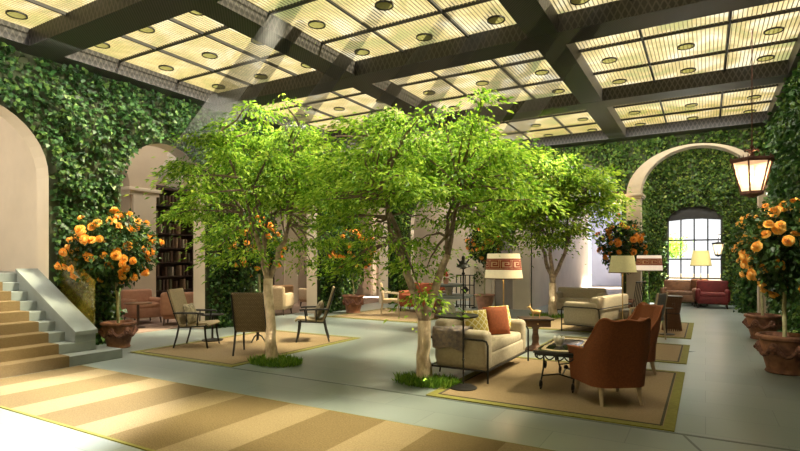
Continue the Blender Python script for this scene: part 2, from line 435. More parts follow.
# stair hall behind the first arch, lounge and library behind the others
b = MB(); b.box((-14.2, 3.5, 3.1), (.2, 5.0, 6.2)); b.box((-12.4, .95, 3.1), (3.6, .1, 6.2)); b.box((-12.4, 5.35, 3.1), (3.6, .2, 6.2))
struct(b.build('wall_stair_hall', M['plaster_pale'], smooth=False))
ARC2 = [(6.0, 8.3, 3.5, 1.05), (9.05, 11.2, 3.5, 1.05), (11.9, 14.05, 3.5, 1.05), (14.8, 16.9, 3.5, 1.05), (17.6, 19.7, 3.5, 1.05)]
arched_wall('wall_library', lambda u, z, d: (-13.0-d, u, z), 5.45, 20.2, 0, 5.2, ARC2, .4, M['plaster'], M['plaster'], 'trim_9')
mb = MB()
for a, c_ in zip([5.7]+[o[1] for o in ARC2], [o[0] for o in ARC2]+[20.1]):
    mb.box((-13.2, (a+c_)/2, 3.46), (.68, c_-a+.22, .10), bev=.02); mb.box((-13.2, (a+c_)/2, 3.36), (.56, c_-a+.10, .10)); mb.box((-12.97, (a+c_)/2, 1.66), (.12, c_-a-.10, 3.3))
struct(mb.build('trim_10', M['plaster_pale']))
b = MB(); b.box((-16.2, 12.8, 2.6), (.2, 15, 5.2)); b.box((-13.4, 20.3, 2.6), (5.8, .2, 5.2)); struct(b.build('wall_lounge', M['plaster'], smooth=False))
b = MB(); b.box((-13.4, 10.5, 5.25), (6.0, 20, .1)); struct(b.build('ceiling_lounge', M['plaster'], smooth=False))
b = MB(); b.box((-12.4, 12.9, .006), (3.4, 14, .012)); o = b.build('lounge_carpet', M['carpet_pink'], smooth=False); tag(o, 'pinkish brown carpet on the lounge floor behind the left arches', 'carpet')

# hall behind the left arch of the back wall
b = MB(); b.box((-8.0, 19.2, 2.5), (5.9, .2, 5.0)); b.box((-5.05, 20.3, 2.5), (.2, 6.2, 5)); struct(b.build('wall_hall', M['plaster_pale'], smooth=False))
b = MB(); b.box((-7.9, 18.2, 5.05), (6.0, 2.2, .1)); struct(b.build('ceiling_hall', M['plaster_pale'], smooth=False))
# corridor with two steps
b = MB(); b.box((-4.93, 21.8, 2.5), (.06, 9.4, 5.0)); struct(b.build('wall_corridor_left', M['plaster_pale'], smooth=False))
b = MB(); b.box((-2.06, 21.8, 2.5), (.06, 9.4, 5.0)); struct(b.build('wall_corridor_right', M['lilac_wall'], smooth=False))
b = MB(); b.box((-3.5, 28.5, 2.5), (3.2, .1, 5.0)); struct(b.build('wall_corridor_end', M['lilac_wall'], smooth=False))
b = MB(); b.box((-3.5, 22.6, 4.95), (3.0, 11.6, .1)); struct(b.build('ceiling_corridor', M['lilac_wall'], smooth=False))
b = MB(); b.box((-3.5, 24.3, .14), (2.8, 8.4, .28)); struct(b.build('floor_corridor', M['brown_floor'], smooth=False))
s = thing('corridor_steps', 'two low grey stone steps up into the lilac corridor', 'steps', (-3.5, 19.6, 0))
mb = MB(); mb.box((0, -.02, .07), (2.75, .36, .14), bev=.008); mb.box((0, .30, .145), (2.75, .36, .29), bev=.008); mb.build('step', M['stair_stone'], s)
# corridor window
w = thing('window_1', None, None, (-2.9, 28.42, 1.45)); w['kind'] = 'structure'; w.name = 'window_1'
mb = MB(); mb.box((0,0,0), (.9, .04, 1.9)); o = mb.build('pane', mat('corridor_pane', (.9,.92,.95), .2, emit=(.85,.92,1), emit_s=1.0), w, smooth=False)
mb = MB()
for x in (-.47, 0, .47): mb.box((x, -.03, 0), (.05, .06, 2.0))
for z in (-1, 0, 1): mb.box((0, -.03, z*.97), (1.0, .06, .05))
mb.build('frame', M['steel'], w, smooth=False)
# grey door on the back wall, left of the corridor
d = thing('door_1', None, None, (-5.75, YB-.02, 0)); d['kind'] = 'structure'
mb = MB(); mb.box((0, 0, 1.15), (.62, .06, 2.3)); mb.build('panel', mat('door_grey', (.33,.28,.25), .6, .1, 4), d, smooth=False)
mb = MB()
for x in (-.36, .36): mb.box((x, -.02, 1.18), (.1, .12, 2.36))
mb.box((0, -.02, 2.4), (.82, .12, .1)); mb.build('frame', M['plaster_pale'], d, smooth=False)
mb = MB(); mb.ball((-.24, -.06, 1.05), .03, 6); mb.build('handle', M['gold'], d)
# plain lower plaster piers of the back wall
mb = MB()
for x0, x1 in ((-6.9, -6.17), (-5.33, -4.86)): mb.box(((x0+x1)/2, YB-.05, 1.7), (x1-x0, .12, 3.4))
struct(mb.build('trim_11', M['plaster_pale'], smooth=False))

# garden alcove behind the right arch
YA = 22.0
b = MB(); b.box((-1.99, (YB+.5+YA)/2, 3.0), (.06, YA-YB-.5, 6.0)); struct(b.build('wall_alcove_left', M['ivy_wall'], smooth=False))
b = MB(); b.box((1.75, (YB+.5+YA)/2, 3.0), (.06, YA-YB-.5, 6.0)); struct(b.build('wall_alcove_right', M['ivy_wall'], smooth=False))
arched_wall('wall_alcove_back', lambda u, z, d: (u, YA+d, z), -2.1, 1.9, .86, 6.0, [(-1.22, .50, 3.05, .52)], .25, M['ivy_wall'], M['steel'], 'trim_12')
b = MB(); b.box((-.1, YA+.125, .43), (4, .25, .86)); struct(b.build('wall_alcove_sill', M['ivy_wall'], smooth=False))
b = MB(); b.box((-.1, (YB+.5+YA+.25)/2, 6.05), (4, YA-YB-.25, .1)); struct(b.build('ceiling_alcove', M['plaster'], smooth=False))
w = thing('window_2', None, None, (-.36, YA+.1, .93)); w['kind'] = 'structure'
mb = MB()
W2 = .86
for x in (-W2, -W2/2, 0, W2/2, W2): mb.box((x, 0, 1.12), (.045 if abs(x) < W2 else .07, .06, 2.35))
for z in (0, .70, 1.40, 2.2): mb.box((0, 0, z), (W2*2, .06, .05))
# dark arched head panel above the panes
n = 16
for sgn in (-.04, .04):
    mb.add([(0, sgn, 2.2)]+[(W2*math.cos(PI*i/n), sgn, 2.12+.52*math.sin(PI*i/n)) for i in range(n+1)], [tuple([0]+list(range(1, n+2)))])
mb.build('frame', M['steel'], w, smooth=False)
mb = MB(); mb.box((0, .02, 1.1), (W2*2, .008, 2.2)); mb.build('pane', M['clear_glass'], w, smooth=False)
# outside the window
b = MB(); b.box((-3, 34, -.3), (40, 23, .1)); struct(b.build('ground_outside', M['pavement'], smooth=False))
b = MB(); b.box((-2, 30, .45), (14, .3, .9)); struct(b.build('wall_garden', M['stone_trim'], smooth=False))

# ------------------------------------------------------------------ ceiling
BX = [-6.0, -2.2]; BY = [.7, 4.66, 8.5, 12.55]
b = MB()
b.add([(XL-.1,YF,ZP+.03),(XR+.1,YF,ZP+.03),(XR+.1,YB,ZP+.03),(XL-.1,YB,ZP+.03)], [(0,3,2,1)]); struct(b.build('ceiling', M['laylight'], smooth=False))
b = MB()
for x in BX: b.box((x, (YF+YB)/2, (ZC+ZP)/2), (.46, YB-YF, ZP-ZC))
b.box((XL+.20, (YF+YB)/2, (ZC+ZP)/2), (.40, YB-YF, ZP-ZC)); b.box((XR-.05, (YF+YB)/2, (ZC+ZP)/2), (.3, YB-YF, ZP-ZC))
struct(b.build('ceiling_beam_long', M['beam'], smooth=False))
b = MB()
for y in BY+[YB-.25]: b.box((-4.2, y, (ZC+ZP)/2-.004), (11.8, .54, ZP-ZC))
struct(b.build('ceiling_beam_cross', M['beam'], smooth=False))
xs = [XL+.4]+BX+[XR-.2]; ys = [YF]+BY+[YB-.58]
b = MB(); VENT = []
def cuts(a, c_, n_=3): return [a+(c_-a)*k/n_ for k in range(n_+1)]
XC = [cuts(-9.75, -6.0), cuts(-6.0, -2.2), cuts(-2.2, 1.6)]
YC = [cuts(-3.2, .7), cuts(.7, 4.66), cuts(4.66, 8.5), cuts(8.5, 12.55), cuts(12.55, 16.6)]
for cx in XC:
    for x in cx[1:3]: b.box((x, (YF+YB)/2, ZP-.02), (.036, YB-YF, .05))
for cy in YC:
    for y in cy[1:3]: b.box((-4.2, y, ZP-.02), (11.6, .036, .051))
struct(b.build('trim_13', M['steel'], smooth=False))
b = MB()
x = XL+.45
while x < XR:
    b.box((x, (YF+YB)/2, ZP-.012), (.011, YB-YF, .010)); x += .062
struct(b.build('trim_14', M['grille'], smooth=False))
vp = thing('round_ceiling_vent', 'round olive vent disc in a ceiling glass panel', 'vent', group='round vents in the ceiling panels')
mb = MB(); mb.lathe([(.0, 0), (.11, 0), (.125, .008), (.125, .02)], 20); mb.f = [q for q in mb.f if len(q) == 4]; mb.build('disc', M['vent'], vp)
mb = MB(); mb.lathe([(.125, -.006), (.142, -.004), (.142, .02), (.125, .02), (.125, -.006)], 20); mb.build('rim', M['steel'], vp)
first = True
for cx in XC:
    for cy in YC[1:]:
        for i in range(3):
            for j in range(3):
                x, y = (cx[i]+cx[i+1])/2, (cy[j]+cy[j+1])/2
                o = vp if first else copy_tree(vp); first = False
                o.location = (x, y, ZP-.05)

# ------------------------------------------------------------------ foliage helpers
def leaf_mesh(name, P, D, Nn, L, W, m, parent=None, fold=.25):
    """diamond leaves: base P, direction D, normal Nn (arrays), folded along the midrib"""
    P, D, Nn = [np.asarray(a, float) for a in (P, D, Nn)]
    D /= np.linalg.norm(D, axis=1)[:, None]+1e-9
    S = np.cross(D, Nn); S /= np.linalg.norm(S, axis=1)[:, None]+1e-9
    Nn = np.cross(S, D)
    L = np.asarray(L).reshape(-1, 1)*np.ones((len(P), 1)); W = np.asarray(W).reshape(-1, 1)*np.ones((len(P), 1))
    a = P; t = P+D*L - Nn*L*.12
    l = P+D*L*.45+S*W*.5+Nn*W*fold; r = P+D*L*.45-S*W*.5+Nn*W*fold
    V = np.stack([a, l, t, r], 1).reshape(-1, 3)
    n = len(P)
    me = bpy.data.meshes.new(name)
    me.vertices.add(4*n); me.vertices.foreach_set('co', V.ravel())
    me.loops.add(4*n); me.loops.foreach_set('vertex_index', np.arange(4*n))
    me.polygons.add(n); me.polygons.foreach_set('loop_start', np.arange(0, 4*n, 4)); me.polygons.foreach_set('loop_total', np.full(n, 4))
    me.update(calc_edges=True); me.validate(); me.materials.append(m)
    o = bpy.data.objects.new(name, me); COL.objects.link(o)
    if parent: o.parent = parent
    return o

def rdir(n, z=0, spread=1):
    v = RNG.normal(size=(n, 3))*spread; v[:, 2] += z; return v

def in_arch(u, z, openings, pad=.06):
    ok = np.zeros(len(u), bool)
    for ua, ub, s_, r_ in openings:
        c_ = (ua+ub)/2; h_ = (ub-ua)/2+pad
        inside = (np.abs(u-c_) < h_) & (z < s_+(r_+pad)*np.sqrt(np.clip(1-((u-c_)/h_)**2, 0, 1)))
        ok |= inside
    return ok

def ivy(label, mp, nrm, u0, u1, z0, z1, n, openings, m, size=.075, depth=.16, pad=.12, extra=None):
    u = RNG.uniform(u0, u1, n); z = RNG.uniform(z0, z1, n)
    cl = .5+.25*np.sin(u*5.1+np.sin(z*4.3)*1.7)+.25*np.sin(z*6.3+np.sin(u*3.7)*2)
    keep = ~in_arch(u, z, openings, pad) & (RNG.uniform(size=n) < .55+.6*cl)
    if extra is not None: keep &= extra(u, z)
    u, z, cl = u[keep], z[keep], cl[keep]; n = len(u)
    d = .01+depth*cl*RNG.uniform(.25, 1, n)
    P = np.array([mp(a, b_, -c_) for a, b_, c_ in zip(u, z, d)])
    nv = np.array(nrm, float)
    D = RNG.normal(size=(n, 3))*.75 + np.array([0, 0, -.7]) + nv*.35
    N_ = RNG.normal(size=(n, 3))*.45+nv*1.0+np.array([0, 0, .5])
    sz = size*RNG.uniform(.6, 1.35, n)
    o = leaf_mesh('ivy', P, D, N_, sz, sz*.8, m)
    return tag(o, label, 'ivy', kind='stuff')

ivy('ivy leaves covering the left wall between the arches', lambda u, z, d: (XL-d, u, z), (1,0,0), -1, YB, 0, 5.12, 62000, ARCH_L, M['ivy_leaf'], .092, .24, .06)
ivy('ivy leaves covering the back wall above the arches', lambda u, z, d: (u, YB+d, z), (0,-1,0), XL, XR, 0, 5.12, 34000, ARCH_B, M['ivy_warm'], .10, .14, .08,
    extra=lambda u, z: ~(((u > -6.95) & (u < -4.83) & (z < 3.4) & ~((u > -6.75) & (u < -6.3)))))
ivy('dark ivy leaves covering the right wall behind the rose pots', lambda u, z, d: (XR+d, u, z), (-1,0,0), 5.0, YB, 0, 5.12, 20000, [], M['ivy_leaf'], .11, .22)
ivy('ivy leaves around the arched window in the alcove', lambda u, z, d: (u, YA+d, z), (0,-1,0), -1.95, 1.75, 0, 5.98, 15500, [(-1.22, .50, 3.05, .52)], M['ivy_warm'], .10, .16, .05,
    extra=lambda u, z: ~((u > -1.22) & (u < .5) & (z > .88) & (z < 3.1)))
ivy('ivy leaves on the alcove left side wall', lambda u, z, d: (-1.96-d, u, z), (1,0,0), YB+.6, YA, 0, 5.98, 6500, [], M['ivy_warm'], .10, .16)
ivy('ivy leaves on the alcove right side wall', lambda u, z, d: (1.72+d, u, z), (-1,0,0), YB+.6, YA, 0, 5.98, 6500, [], M['ivy_leaf'], .10, .2)

def bent(a, b_, n=6, sag=.1, jit=.03):
    a, b_ = Vector(a), Vector(b_); out = []
    for i in range(n+1):
        t = i/n; p = a.lerp(b_, t); p.z += math.sin(PI*t)*sag*(b_-a).length
        if 0 < i < n: p += Vector((random.gauss(0, jit), random.gauss(0, jit), random.gauss(0, jit)))
        out.append(p)
    return out

def make_tree(label, base, fork, trunk_r, forks, cc, ax, clumps, per, leaf, m, low=-.75, lean=(0,0), turn=.5, clear=None):
    t = thing('courtyard_tree', label, 'tree', (*base, 0), group='trees growing through the lobby floor')
    C_ = Vector((cc[0]-base[0], cc[1]-base[1], cc[2]))
    fk = Vector((lean[0], lean[1], fork))
    tr = MB(); tr.tube(bent((0,0,-.02), fk, 7, 0, .012), [trunk_r*(1.25-.12*min(i,3)) for i in range(8)], 12)
    tr.build('trunk', M['bark'], t)
    # clump centres
    cs = []
    while len(cs) < clumps:
        v = Vector((random.gauss(0,1), random.gauss(0,1), random.gauss(0,1))).normalized()
        r = random.random()**.42
        if v.z*r < low: continue
        if v.z*r < -.05 and math.hypot(v.x, v.y)*r < .54: continue
        if v.z*r < -.05 and random.random() < .22: continue
        if random.random() < .16: r *= 1.14
        # umbrella outline: narrower at the bottom
        k = 1.0 if v.z > 0 else 1+.12*v.z*r
        cs.append(Vector((v.x*ax[0]*r*k, v.y*ax[1]*r*k, v.z*ax[2]*r*(1 if v.z > 0 else 1.32)))+C_)
        if clear and cs[-1].x+base[0] > clear[0] and cs[-1].z < clear[1]: cs.pop()
    br = MB(); limbs = []; main = MB()
    for k in range(forks):
        a = 2*PI*k/forks+turn
        mid = fk + Vector((math.cos(a)*ax[0]*.20, math.sin(a)*ax[1]*.20, .42*(C_.z-fork)+.15))
        pts = bent(fk, mid, 5, .0, .015); pts[0] = fk-Vector((0,0,.05)); r0 = trunk_r*(.64 if forks < 3 else .55)
        main.tube(pts, [r0*(1-.06*i) for i in range(6)], 9)
        for q in range(3):
            a2 = a+(q-1)*.75+random.uniform(-.2,.2); rr = random.uniform(.35,.7)
            tip = C_ + Vector((math.cos(a2)*ax[0]*rr, math.sin(a2)*ax[1]*rr, ax[2]*(random.uniform(.0,.3) if q != 1 else .62)))
            lp = bent(mid, tip, 9, .06, .035); lp[0] = mid-Vector((0,0,.03))
            limbs.append(lp); br.tube(lp, [max(.008, r0*(.52-.045*i)) for i in range(10)], 7)
    main.build('main_stems', M['bark_mid'], t)
    for c_ in cs:
        best = min(((p-c_).length + (.5 if p.z > c_.z+.1 else 0), i, l_) for l_, L_ in enumerate(limbs) for i, p in enumerate(L_) if i > 1)
        p = limbs[best[2]][best[1]]
        br.tube(bent(p, c_, 4, .05, .02), [.021, .017, .013, .010, .006], 5)
    br.build('branches', M['bark_dark'], t)
    P, D, N_ = [], [], []
    for c_ in cs:
        n = int(per*random.uniform(.7, 1.3))
        rad = random.uniform(.17, .36)*ax[0]/1.5
        out = np.array([c_.x-C_.x, c_.y-C_.y, 0]); out = out/(np.linalg.norm(out)+1e-6)
        q = RNG.normal(size=(n, 3))*np.array([rad*.66, rad*.66, rad*.17])
        q[:, 2] -= .30*(q[:, 0]**2+q[:, 1]**2)/rad
        P.append(q+np.array(c_)); 
        D.append(q*np.array([1,1,.3])/rad*1.1+out*.5+RNG.normal(size=(n, 3))*.45+np.array([0,0,-.38]))
        N_.append(RNG.normal(size=(n, 3))*.45+np.array([0,0,1]))
    P, D, N_ = map(np.concatenate, (P, D, N_)); n = len(P)
    s_ = leaf*RNG.uniform(.6, 1.3, n)
    leaf_mesh('foliage', P, D, N_, s_, s_*.40, m, t)
    return t

make_tree('leafy tree with a pale trunk beside the left rug with three armchairs', (-5.88, 6.11), 1.30, .085, 3, (-6.08, 6.2, 2.72), (1.50, 1.4, 1.28), 150, 150, .082, M['tree_leaf'], lean=(-.1,.02))
make_tree('largest leafy tree, pale forked trunk beside the cream sofa near the runner', (-3.23, 6.15), .80, .098, 2, (-3.36, 6.35, 2.50), (1.58, 1.4, 1.25), 155, 150, .077, M['tree_leaf'], lean=(.02,.0), turn=.55, clear=(-2.8, 2.15))
make_tree('farther leafy tree in front of the corridor opening', (-3.74, 15.0), .95, .12, 3, (-4.05, 14.72, 3.08), (2.05, 1.05, 1.62), 150, 150, .125, M['tree_leaf_deep'], low=-.5)

def grass(label, x, y, rx, ry, n):
    a = RNG.uniform(0, 2*PI, n); r = np.sqrt(RNG.uniform(0, 1, n))
    P = np.stack([x+rx*r*np.cos(a), y+ry*r*np.sin(a), np.zeros(n)], 1)
    D = rdir(n, 1.3, .55); N_ = rdir(n, 0, 1)
    tag(leaf_mesh('grass', P, D, N_, RNG.uniform(.06, .14, n), .016, M['grass_leaf']), label, 'grass', kind='stuff')
    o = MB(); o.lathe([(rx*.72, .0), (rx*.68, .012), (.001, .016)], 24, sy=ry/rx); o = o.build('soil_bed', M['soil'], loc=(x, y, 0))
    tag(o, 'dark soil under the ' + label.split(' around')[0] + label[label.index(' around'):], 'soil')
grass('short grass around the trunk of the tree by the left rug', -5.75, 6.05, .46, .30, 1500)
grass('short grass around the trunk of the largest tree', -3.12, 6.05, .46, .27, 1500)
grass('short grass around the trunk of the farther tree by the corridor', -3.7, 14.95, .7, .4, 900)

# tree seen outside the window
t = thing('garden_tree', 'small green tree outside the arched alcove window', 'tree', (-1.45, 26.0, -.25))
mb = MB(); mb.tube(bent((0,0,0), (.05,0,2.1), 5, 0, .03), .05, 8); mb.build('trunk', M['bark_dark'], t)
n = 1500; P = RNG.normal(size=(n,3))*np.array([.27,.27,.20])+np.array([.1,0,2.38])
leaf_mesh('foliage', P, rdir(n,-.3), rdir(n,.8), .12, .06, M['tree_leaf'], t)

# ------------------------------------------------------------------ roses in terracotta pots
def rose_mesh(far=False):
    mb = MB()
    for ring, (cnt, r, h, tilt) in enumerate(((4, .016, .050, .15), (5, .034, .052, .5), (6, .050, .040, .95), (7, .060, .022, 1.35))):
        for k in range(cnt):
            a = 2*PI*(k+ring*.37)/cnt; vs = []
            for i in range(4):
                s_ = i/3
                for j in range(3):
                    w = (-1+j)*(.55+.5*math.sin(s_*PI*.8))*.030*(1+ring*.18)
                    rr_ = r*.5 + s_*math.sin(tilt)*.05 + (abs(j-1)*-.004)
                    zz = h*s_*math.cos(tilt)*1.1 + ring*-.004 - (.012*s_*s_ if ring > 1 else 0)
                    vs.append((rr_*math.cos(a)-w*math.sin(a), rr_*math.sin(a)+w*math.cos(a), zz))
            mb.add(vs, [(i*3+j, i*3+j+1, i*3+j+4, i*3+j+3) for i in range(3) for j in range(2)])
    me = bpy.data.meshes.new('rose'); me.from_pydata(mb.v, [], mb.f); me.update()
    me.polygons.foreach_set('use_smooth', [True]*len(me.polygons))
    me.materials.append(M['petal_far' if far else 'petal']); return me
ROSE, ROSEF = rose_mesh(), rose_mesh(True)

def make_pot(t, R, H, ornate=True, m='terracotta'):
    mb = MB()
    mb.lathe([(0,.0),(R*.70,0),(R*.76,.03*H),(R*.70,.10*H),(R*.72,.16*H),(R*.88,.5*H),(R*.98,.80*H),(R*.97,.86*H),(R*1.10,.90*H),(R*1.12,.96*H),(R*1.06,H),(R*.94,H),(R*.90,.86*H),(0,.86*H)], 32)
    mb.build('pot', M[m], t)
    mb = MB(); mb.lathe([(0,.885*H),(R*.90,.87*H)], 20); mb.build('soil', M['soil'], t)
    if ornate:
        for k in range(6):
            a0 = 2*PI*k/6; mb = MB(); pts = []
            for i in range(9):
                a = a0+2*PI/6*i/8; z = (.78-.30*math.sin(PI*i/8))*H
                rr_ = R*(.80+.22*z/H)+.012; pts.append((rr_*math.cos(a), rr_*math.sin(a), z))
            mb.tube(pts, [.018,.024,.03,.034,.036,.034,.03,.024,.018], 6)
            for i in range(1, 8): mb.ball(pts[i], (.034,.034,.03), 4)
            mb.build('garland', M['terracotta_relief'], t)
            a = a0; rr_ = R*.97; mb = MB()
            rm = rotm(0,0,a)
            mb.ball(Vector((rr_*math.cos(a), rr_*math.sin(a), .66*H)), (.045,.065,.085), 6, rm)
            p = rm @ Vector((rr_+.045, 0, .64*H)); mb.ball(p, (.025,.018,.03), 4, rm)
            for s_ in (-1, 1):
                p = rm @ Vector((rr_+.035, .03*s_, .70*H)); mb.ball(p, (.014,.016,.012), 4, rm)
                p = rm @ Vector((rr_+.03, .028*s_, .60*H)); mb.ball(p, (.022,.022,.018), 4, rm)
            mb.build('mask', M['terracotta_relief'], t)

def rose_tree(label, x, y, R, H, zc, ax, roses, leaves, size=1.0, far=False, ornate=True, m='terracotta', off=(0,0)):
    t = thing('potted_rose_tree', label, 'potted plant', (x, y, 0), random.uniform(0, 1), 'orange rose standards in terracotta pots')
    t.rotation_euler = (0,0,0)
    make_pot(t, R, H, ornate, m)
    mb = MB(); mb.tube(bent((0,0,H*.8), (off[0]*.6, off[1]*.6, zc-.2), 5, 0, .008), .026, 8)
    mb.build('stem', M['bamboo'], t)
    C_ = Vector((off[0], off[1], zc))
    br = MB()
    for k in range(14):
        v = Vector((random.gauss(0,1), random.gauss(0,1), random.gauss(.3,.8))).normalized()
        br.tube(bent((off[0]*.6, off[1]*.6, zc-.25), C_+Vector((v.x*ax[0]*.8, v.y*ax[1]*.8, v.z*ax[2]*.8)), 4, .05, .02), [.012,.010,.008,.006,.004], 5)
    br.build('branches', M['stem_green'], t)
    n = leaves
    v = RNG.normal(size=(n,3)); v /= np.linalg.norm(v, axis=1)[:, None]
    r = RNG.uniform(.15, 1, n)**.5
    lump = 1+.12*np.sin(v[:,0]*7+1)*np.sin(v[:,2]*6)+.1*np.sin(v[:,1]*8)
    P = v*r[:, None]*np.array(ax)*lump[:, None]*.92+np.array(C_)
    s_ = .085*size*RNG.uniform(.6, 1.3, n)
    leaf_mesh('foliage', P, v*.8+rdir(n, -.3, .5), rdir(n, .9, .5)+v*.4, s_, s_*.6, M['rose_leaf'], t)
    cnt = 0
    ga = PI*(3-5**.5)
    for k in range(roses):
        zz = 1-2*(k+.5)/roses
        zz = max(-.97, min(.97, zz*.92+.04+random.gauss(0,.10)))
        a = ga*k+random.gauss(0,.55); q = math.sqrt(max(0, 1-zz*zz))
        v = Vector((q*math.cos(a), q*math.sin(a), zz)); rr_ = random.uniform(.70, 1.02)*(1+.16*math.sin(3*a+1)*math.sin(4*zz+x))
        o = bpy.data.objects.new('rose', ROSEF if far else ROSE); COL.objects.link(o); o.parent = t
        o.location = C_+Vector((v.x*ax[0]*rr_, v.y*ax[1]*rr_, v.z*ax[2]*rr_))
        o.rotation_euler = (v+Vector((random.gauss(0,.25), random.gauss(0,.25), random.gauss(.1,.25)))).to_track_quat('Z', 'Y').to_euler()
        s_ = size*random.uniform(.70, 1.05); o.scale = (s_,)*3
    return t
rose_tree('terracotta pot with an orange rose tree at the foot of the staircase', -9.3, 5.72, .27, .47, 1.80, (.60,.82,.72), 100, 3400, 1.1, off=(.04,-.12))
rose_tree('terracotta pot with an orange rose tree nearest on the right wall', 0.97, 9.2, .31, .54, 1.80, (.56,.74,.72), 100, 3800, 1.05)
rose_tree('orange rose tree in a terracotta pot behind the nearest right wall pot', 1.0, 12.9, .29, .50, 1.95, (.54,.70,.74), 70, 2600, 1.15)
rose_tree('orange rose tree in a pot by the back wall, left of the arched alcove', -2.02, 15.9, .3, .5, 2.0, (.66,.55,.78), 70, 2400, 1.25, far=True, ornate=False)
rose_tree('orange rose tree in a pot against the left wall behind the wicker armchairs', -9.3, 9.25, .29, .5, 1.95, (.58,.74,.72), 60, 2400, 1.15, far=True)
rose_tree('orange rose tree in a terracotta pot beside the second left archway', -9.2, 13.0, .30, .55, 1.90, (.62,.76,.72), 60, 2400, 1.2, far=True)
rose_tree('orange rose tree in a pinkish pot at the back wall behind the fountain', -6.15, 16.0, .30, .5, 2.1, (.6,.55,.65), 45, 1800, 1.25, far=True, ornate=False, m='pink_pot')

# low ivy column by the alcove entrance, right
n = 2600
P = np.stack([RNG.normal(1.15,.17,n), RNG.normal(18.9,.16,n), RNG.uniform(0,2.9,n)], 1)
t = thing('ivy_column', 'column of trailing ivy beside the red sofa', 'plant', (1.15, 18.9, 0))
o = leaf_mesh('foliage', P-np.array([1.15,18.9,0]), rdir(n,-1,.7), rdir(n,.3,.8), .12, .09, M['ivy_leaf'], t)
mb = MB(); mb.tube([(0,0,0),(0,0,2.9)], .08, 8); mb.build('stem', M['bark_dark'], t)

# ------------------------------------------------------------------ stairs
st = thing('staircase', 'grey stone staircase climbing through the left arch', 'staircase', (-8.24, 3.6, 0))
NS, RISE, RUN = 9, .152, .295
mb = MB()
for k in range(NS):
    x0, x1 = -k*RUN, -NS*RUN-.05
    y0, y1 = 2.44-3.6, 4.86-3.6
    if k == 0: y0, y1 = 2.2-3.6, 5.14-3.6
    mb.box(((x0+x1)/2, (y0+y1)/2, RISE*(k+.5)), (x0-x1, y1-y0, RISE), bev=.006, seg=1)
mb.box((-NS*RUN-1.5, 3.6-3.6, RISE*NS/2), (3.0, 3.3, RISE*NS))
mb.build('steps', M['stair_stone'], st, smooth=False)
cw = MB()
for (y0, y1, nm) in ((4.55, 4.87, 'cheek'),):
    a = (-.62, RISE); 
    pts = [(-.30, RISE), (-.30, .42), (-2.12, .42+1.82*RISE/RUN), (-2.12, RISE)]
    vs = [(x, y-3.6, z) for y in (y0, y1) for x, z in pts]
    cw.add(vs, [(0,1,2,3), (7,6,5,4), (0,4,5,1), (1,5,6,2), (2,6,7,3), (3,7,4,0)])
cw.build('cheek_wall', M['stair_stone'], st, smooth=False)
cp = MB()
pts = [(-.26, .42), (-.26, .48), (-2.14, .48+1.88*RISE/RUN), (-2.14, .42+1.88*RISE/RUN)]
vs = [(x, y-3.6, z) for y in (4.53, 4.885) for x, z in pts]
cp.add(vs, [(0,1,2,3), (7,6,5,4), (0,4,5,1), (1,5,6,2), (2,6,7,3), (3,7,4,0)])
cp.build('coping', M['stair_stone'], st, smooth=False)
gl = MB()
pts = [(-.55, .12), (-.55, 1.26), (-1.70, 1.26+1.15*RISE/RUN), (-1.70, .12)]
vs = [(x, y-3.6, z) for y in (4.99, 5.005) for x, z in pts]
gl.add(vs, [(0,1,2,3), (7,6,5,4), (0,4,5,1), (1,5,6,2), (2,6,7,3), (3,7,4,0)])
gl.build('glass_panel', M['reflection_tint_glass'], st, smooth=False)
# carpet runner on the stairs
cr = MB(); Y0, Y1 = 2.72, 4.30
for k in range(NS):
    x0 = -8.24-k*RUN
    cr.box((x0+.008, (Y0+Y1)/2, RISE*(k+.5)+.004), (.016, Y1-Y0, RISE+.012))
    cr.box((x0-RUN/2+.004, (Y0+Y1)/2, RISE*(k+1)+.008), (RUN+.012, Y1-Y0, .014))
cr.box((-8.24-NS*RUN-1.3, (Y0+Y1)/2, RISE*NS+.008), (2.6, Y1-Y0, .014))
o = cr.build('stair_runner', M['stair_jute'], smooth=False); tag(o, 'brown jute carpet laid down the stone stairs', 'carpet')

# ------------------------------------------------------------------ rugs
def rug(name, label, cat, x0, x1, y0, y1, m, z=.012, border=.10, trim=True):
    t = thing(name, label, cat, ((x0+x1)/2, (y0+y1)/2, 0))
    w, h = x1-x0, y1-y0
    mb = MB(); mb.box((0,0,z*.5), (w-2*border, h-2*border, z)); mb.build('field', m, t, smooth=False)
    mb = MB()
    for s_ in (-1, 1):
        mb.box((s_*(w/2-border/2), 0, z*.5+.001), (border, h, z)); mb.box((0, s_*(h/2-border/2), z*.5), (w-2*border, border, z))
    mb.build('border', M['rug_border'], t, smooth=False)
    if trim:
        mb = MB(); q = border+.02
        for s_ in (-1, 1):
            mb.box((s_*(w/2-q), 0, z*.5+.003), (.025, h-2*q, z)); mb.box((0, s_*(h/2-q), z*.5+.003), (w-2*q, .025, z))
        mb.build('trim', M['rug_trim'], t, smooth=False)
    return t
rug('area_rug', 'tan rug with olive border under the sofa, coffee table and rust chairs', 'rug', -2.85, -.25, 5.5, 8.45, M['jute'])
rug('area_rug', 'tan rug with olive border just beyond the rust armchairs', 'rug', -2.66, -.25, 9.15, 11.2, M['jute'])
rug('area_rug', 'tan rug with olive border farthest back under the second cream sofa', 'rug', -3.6, -.25, 12.1, 15.2, M['jute'])
rug('area_rug', 'tan rug with olive border under the three wicker armchairs', 'rug', -8.6, -6.1, 5.5, 8.88, M['jute'])
rug('area_rug', 'tan rug with olive border under the orange settee', 'rug', -9.2, -6.3, 11.7, 14.9, M['jute'])
t = thing('runner_rug', 'long jute runner with tan and brown stripes leading to the stairs', 'rug', (0,0,0))
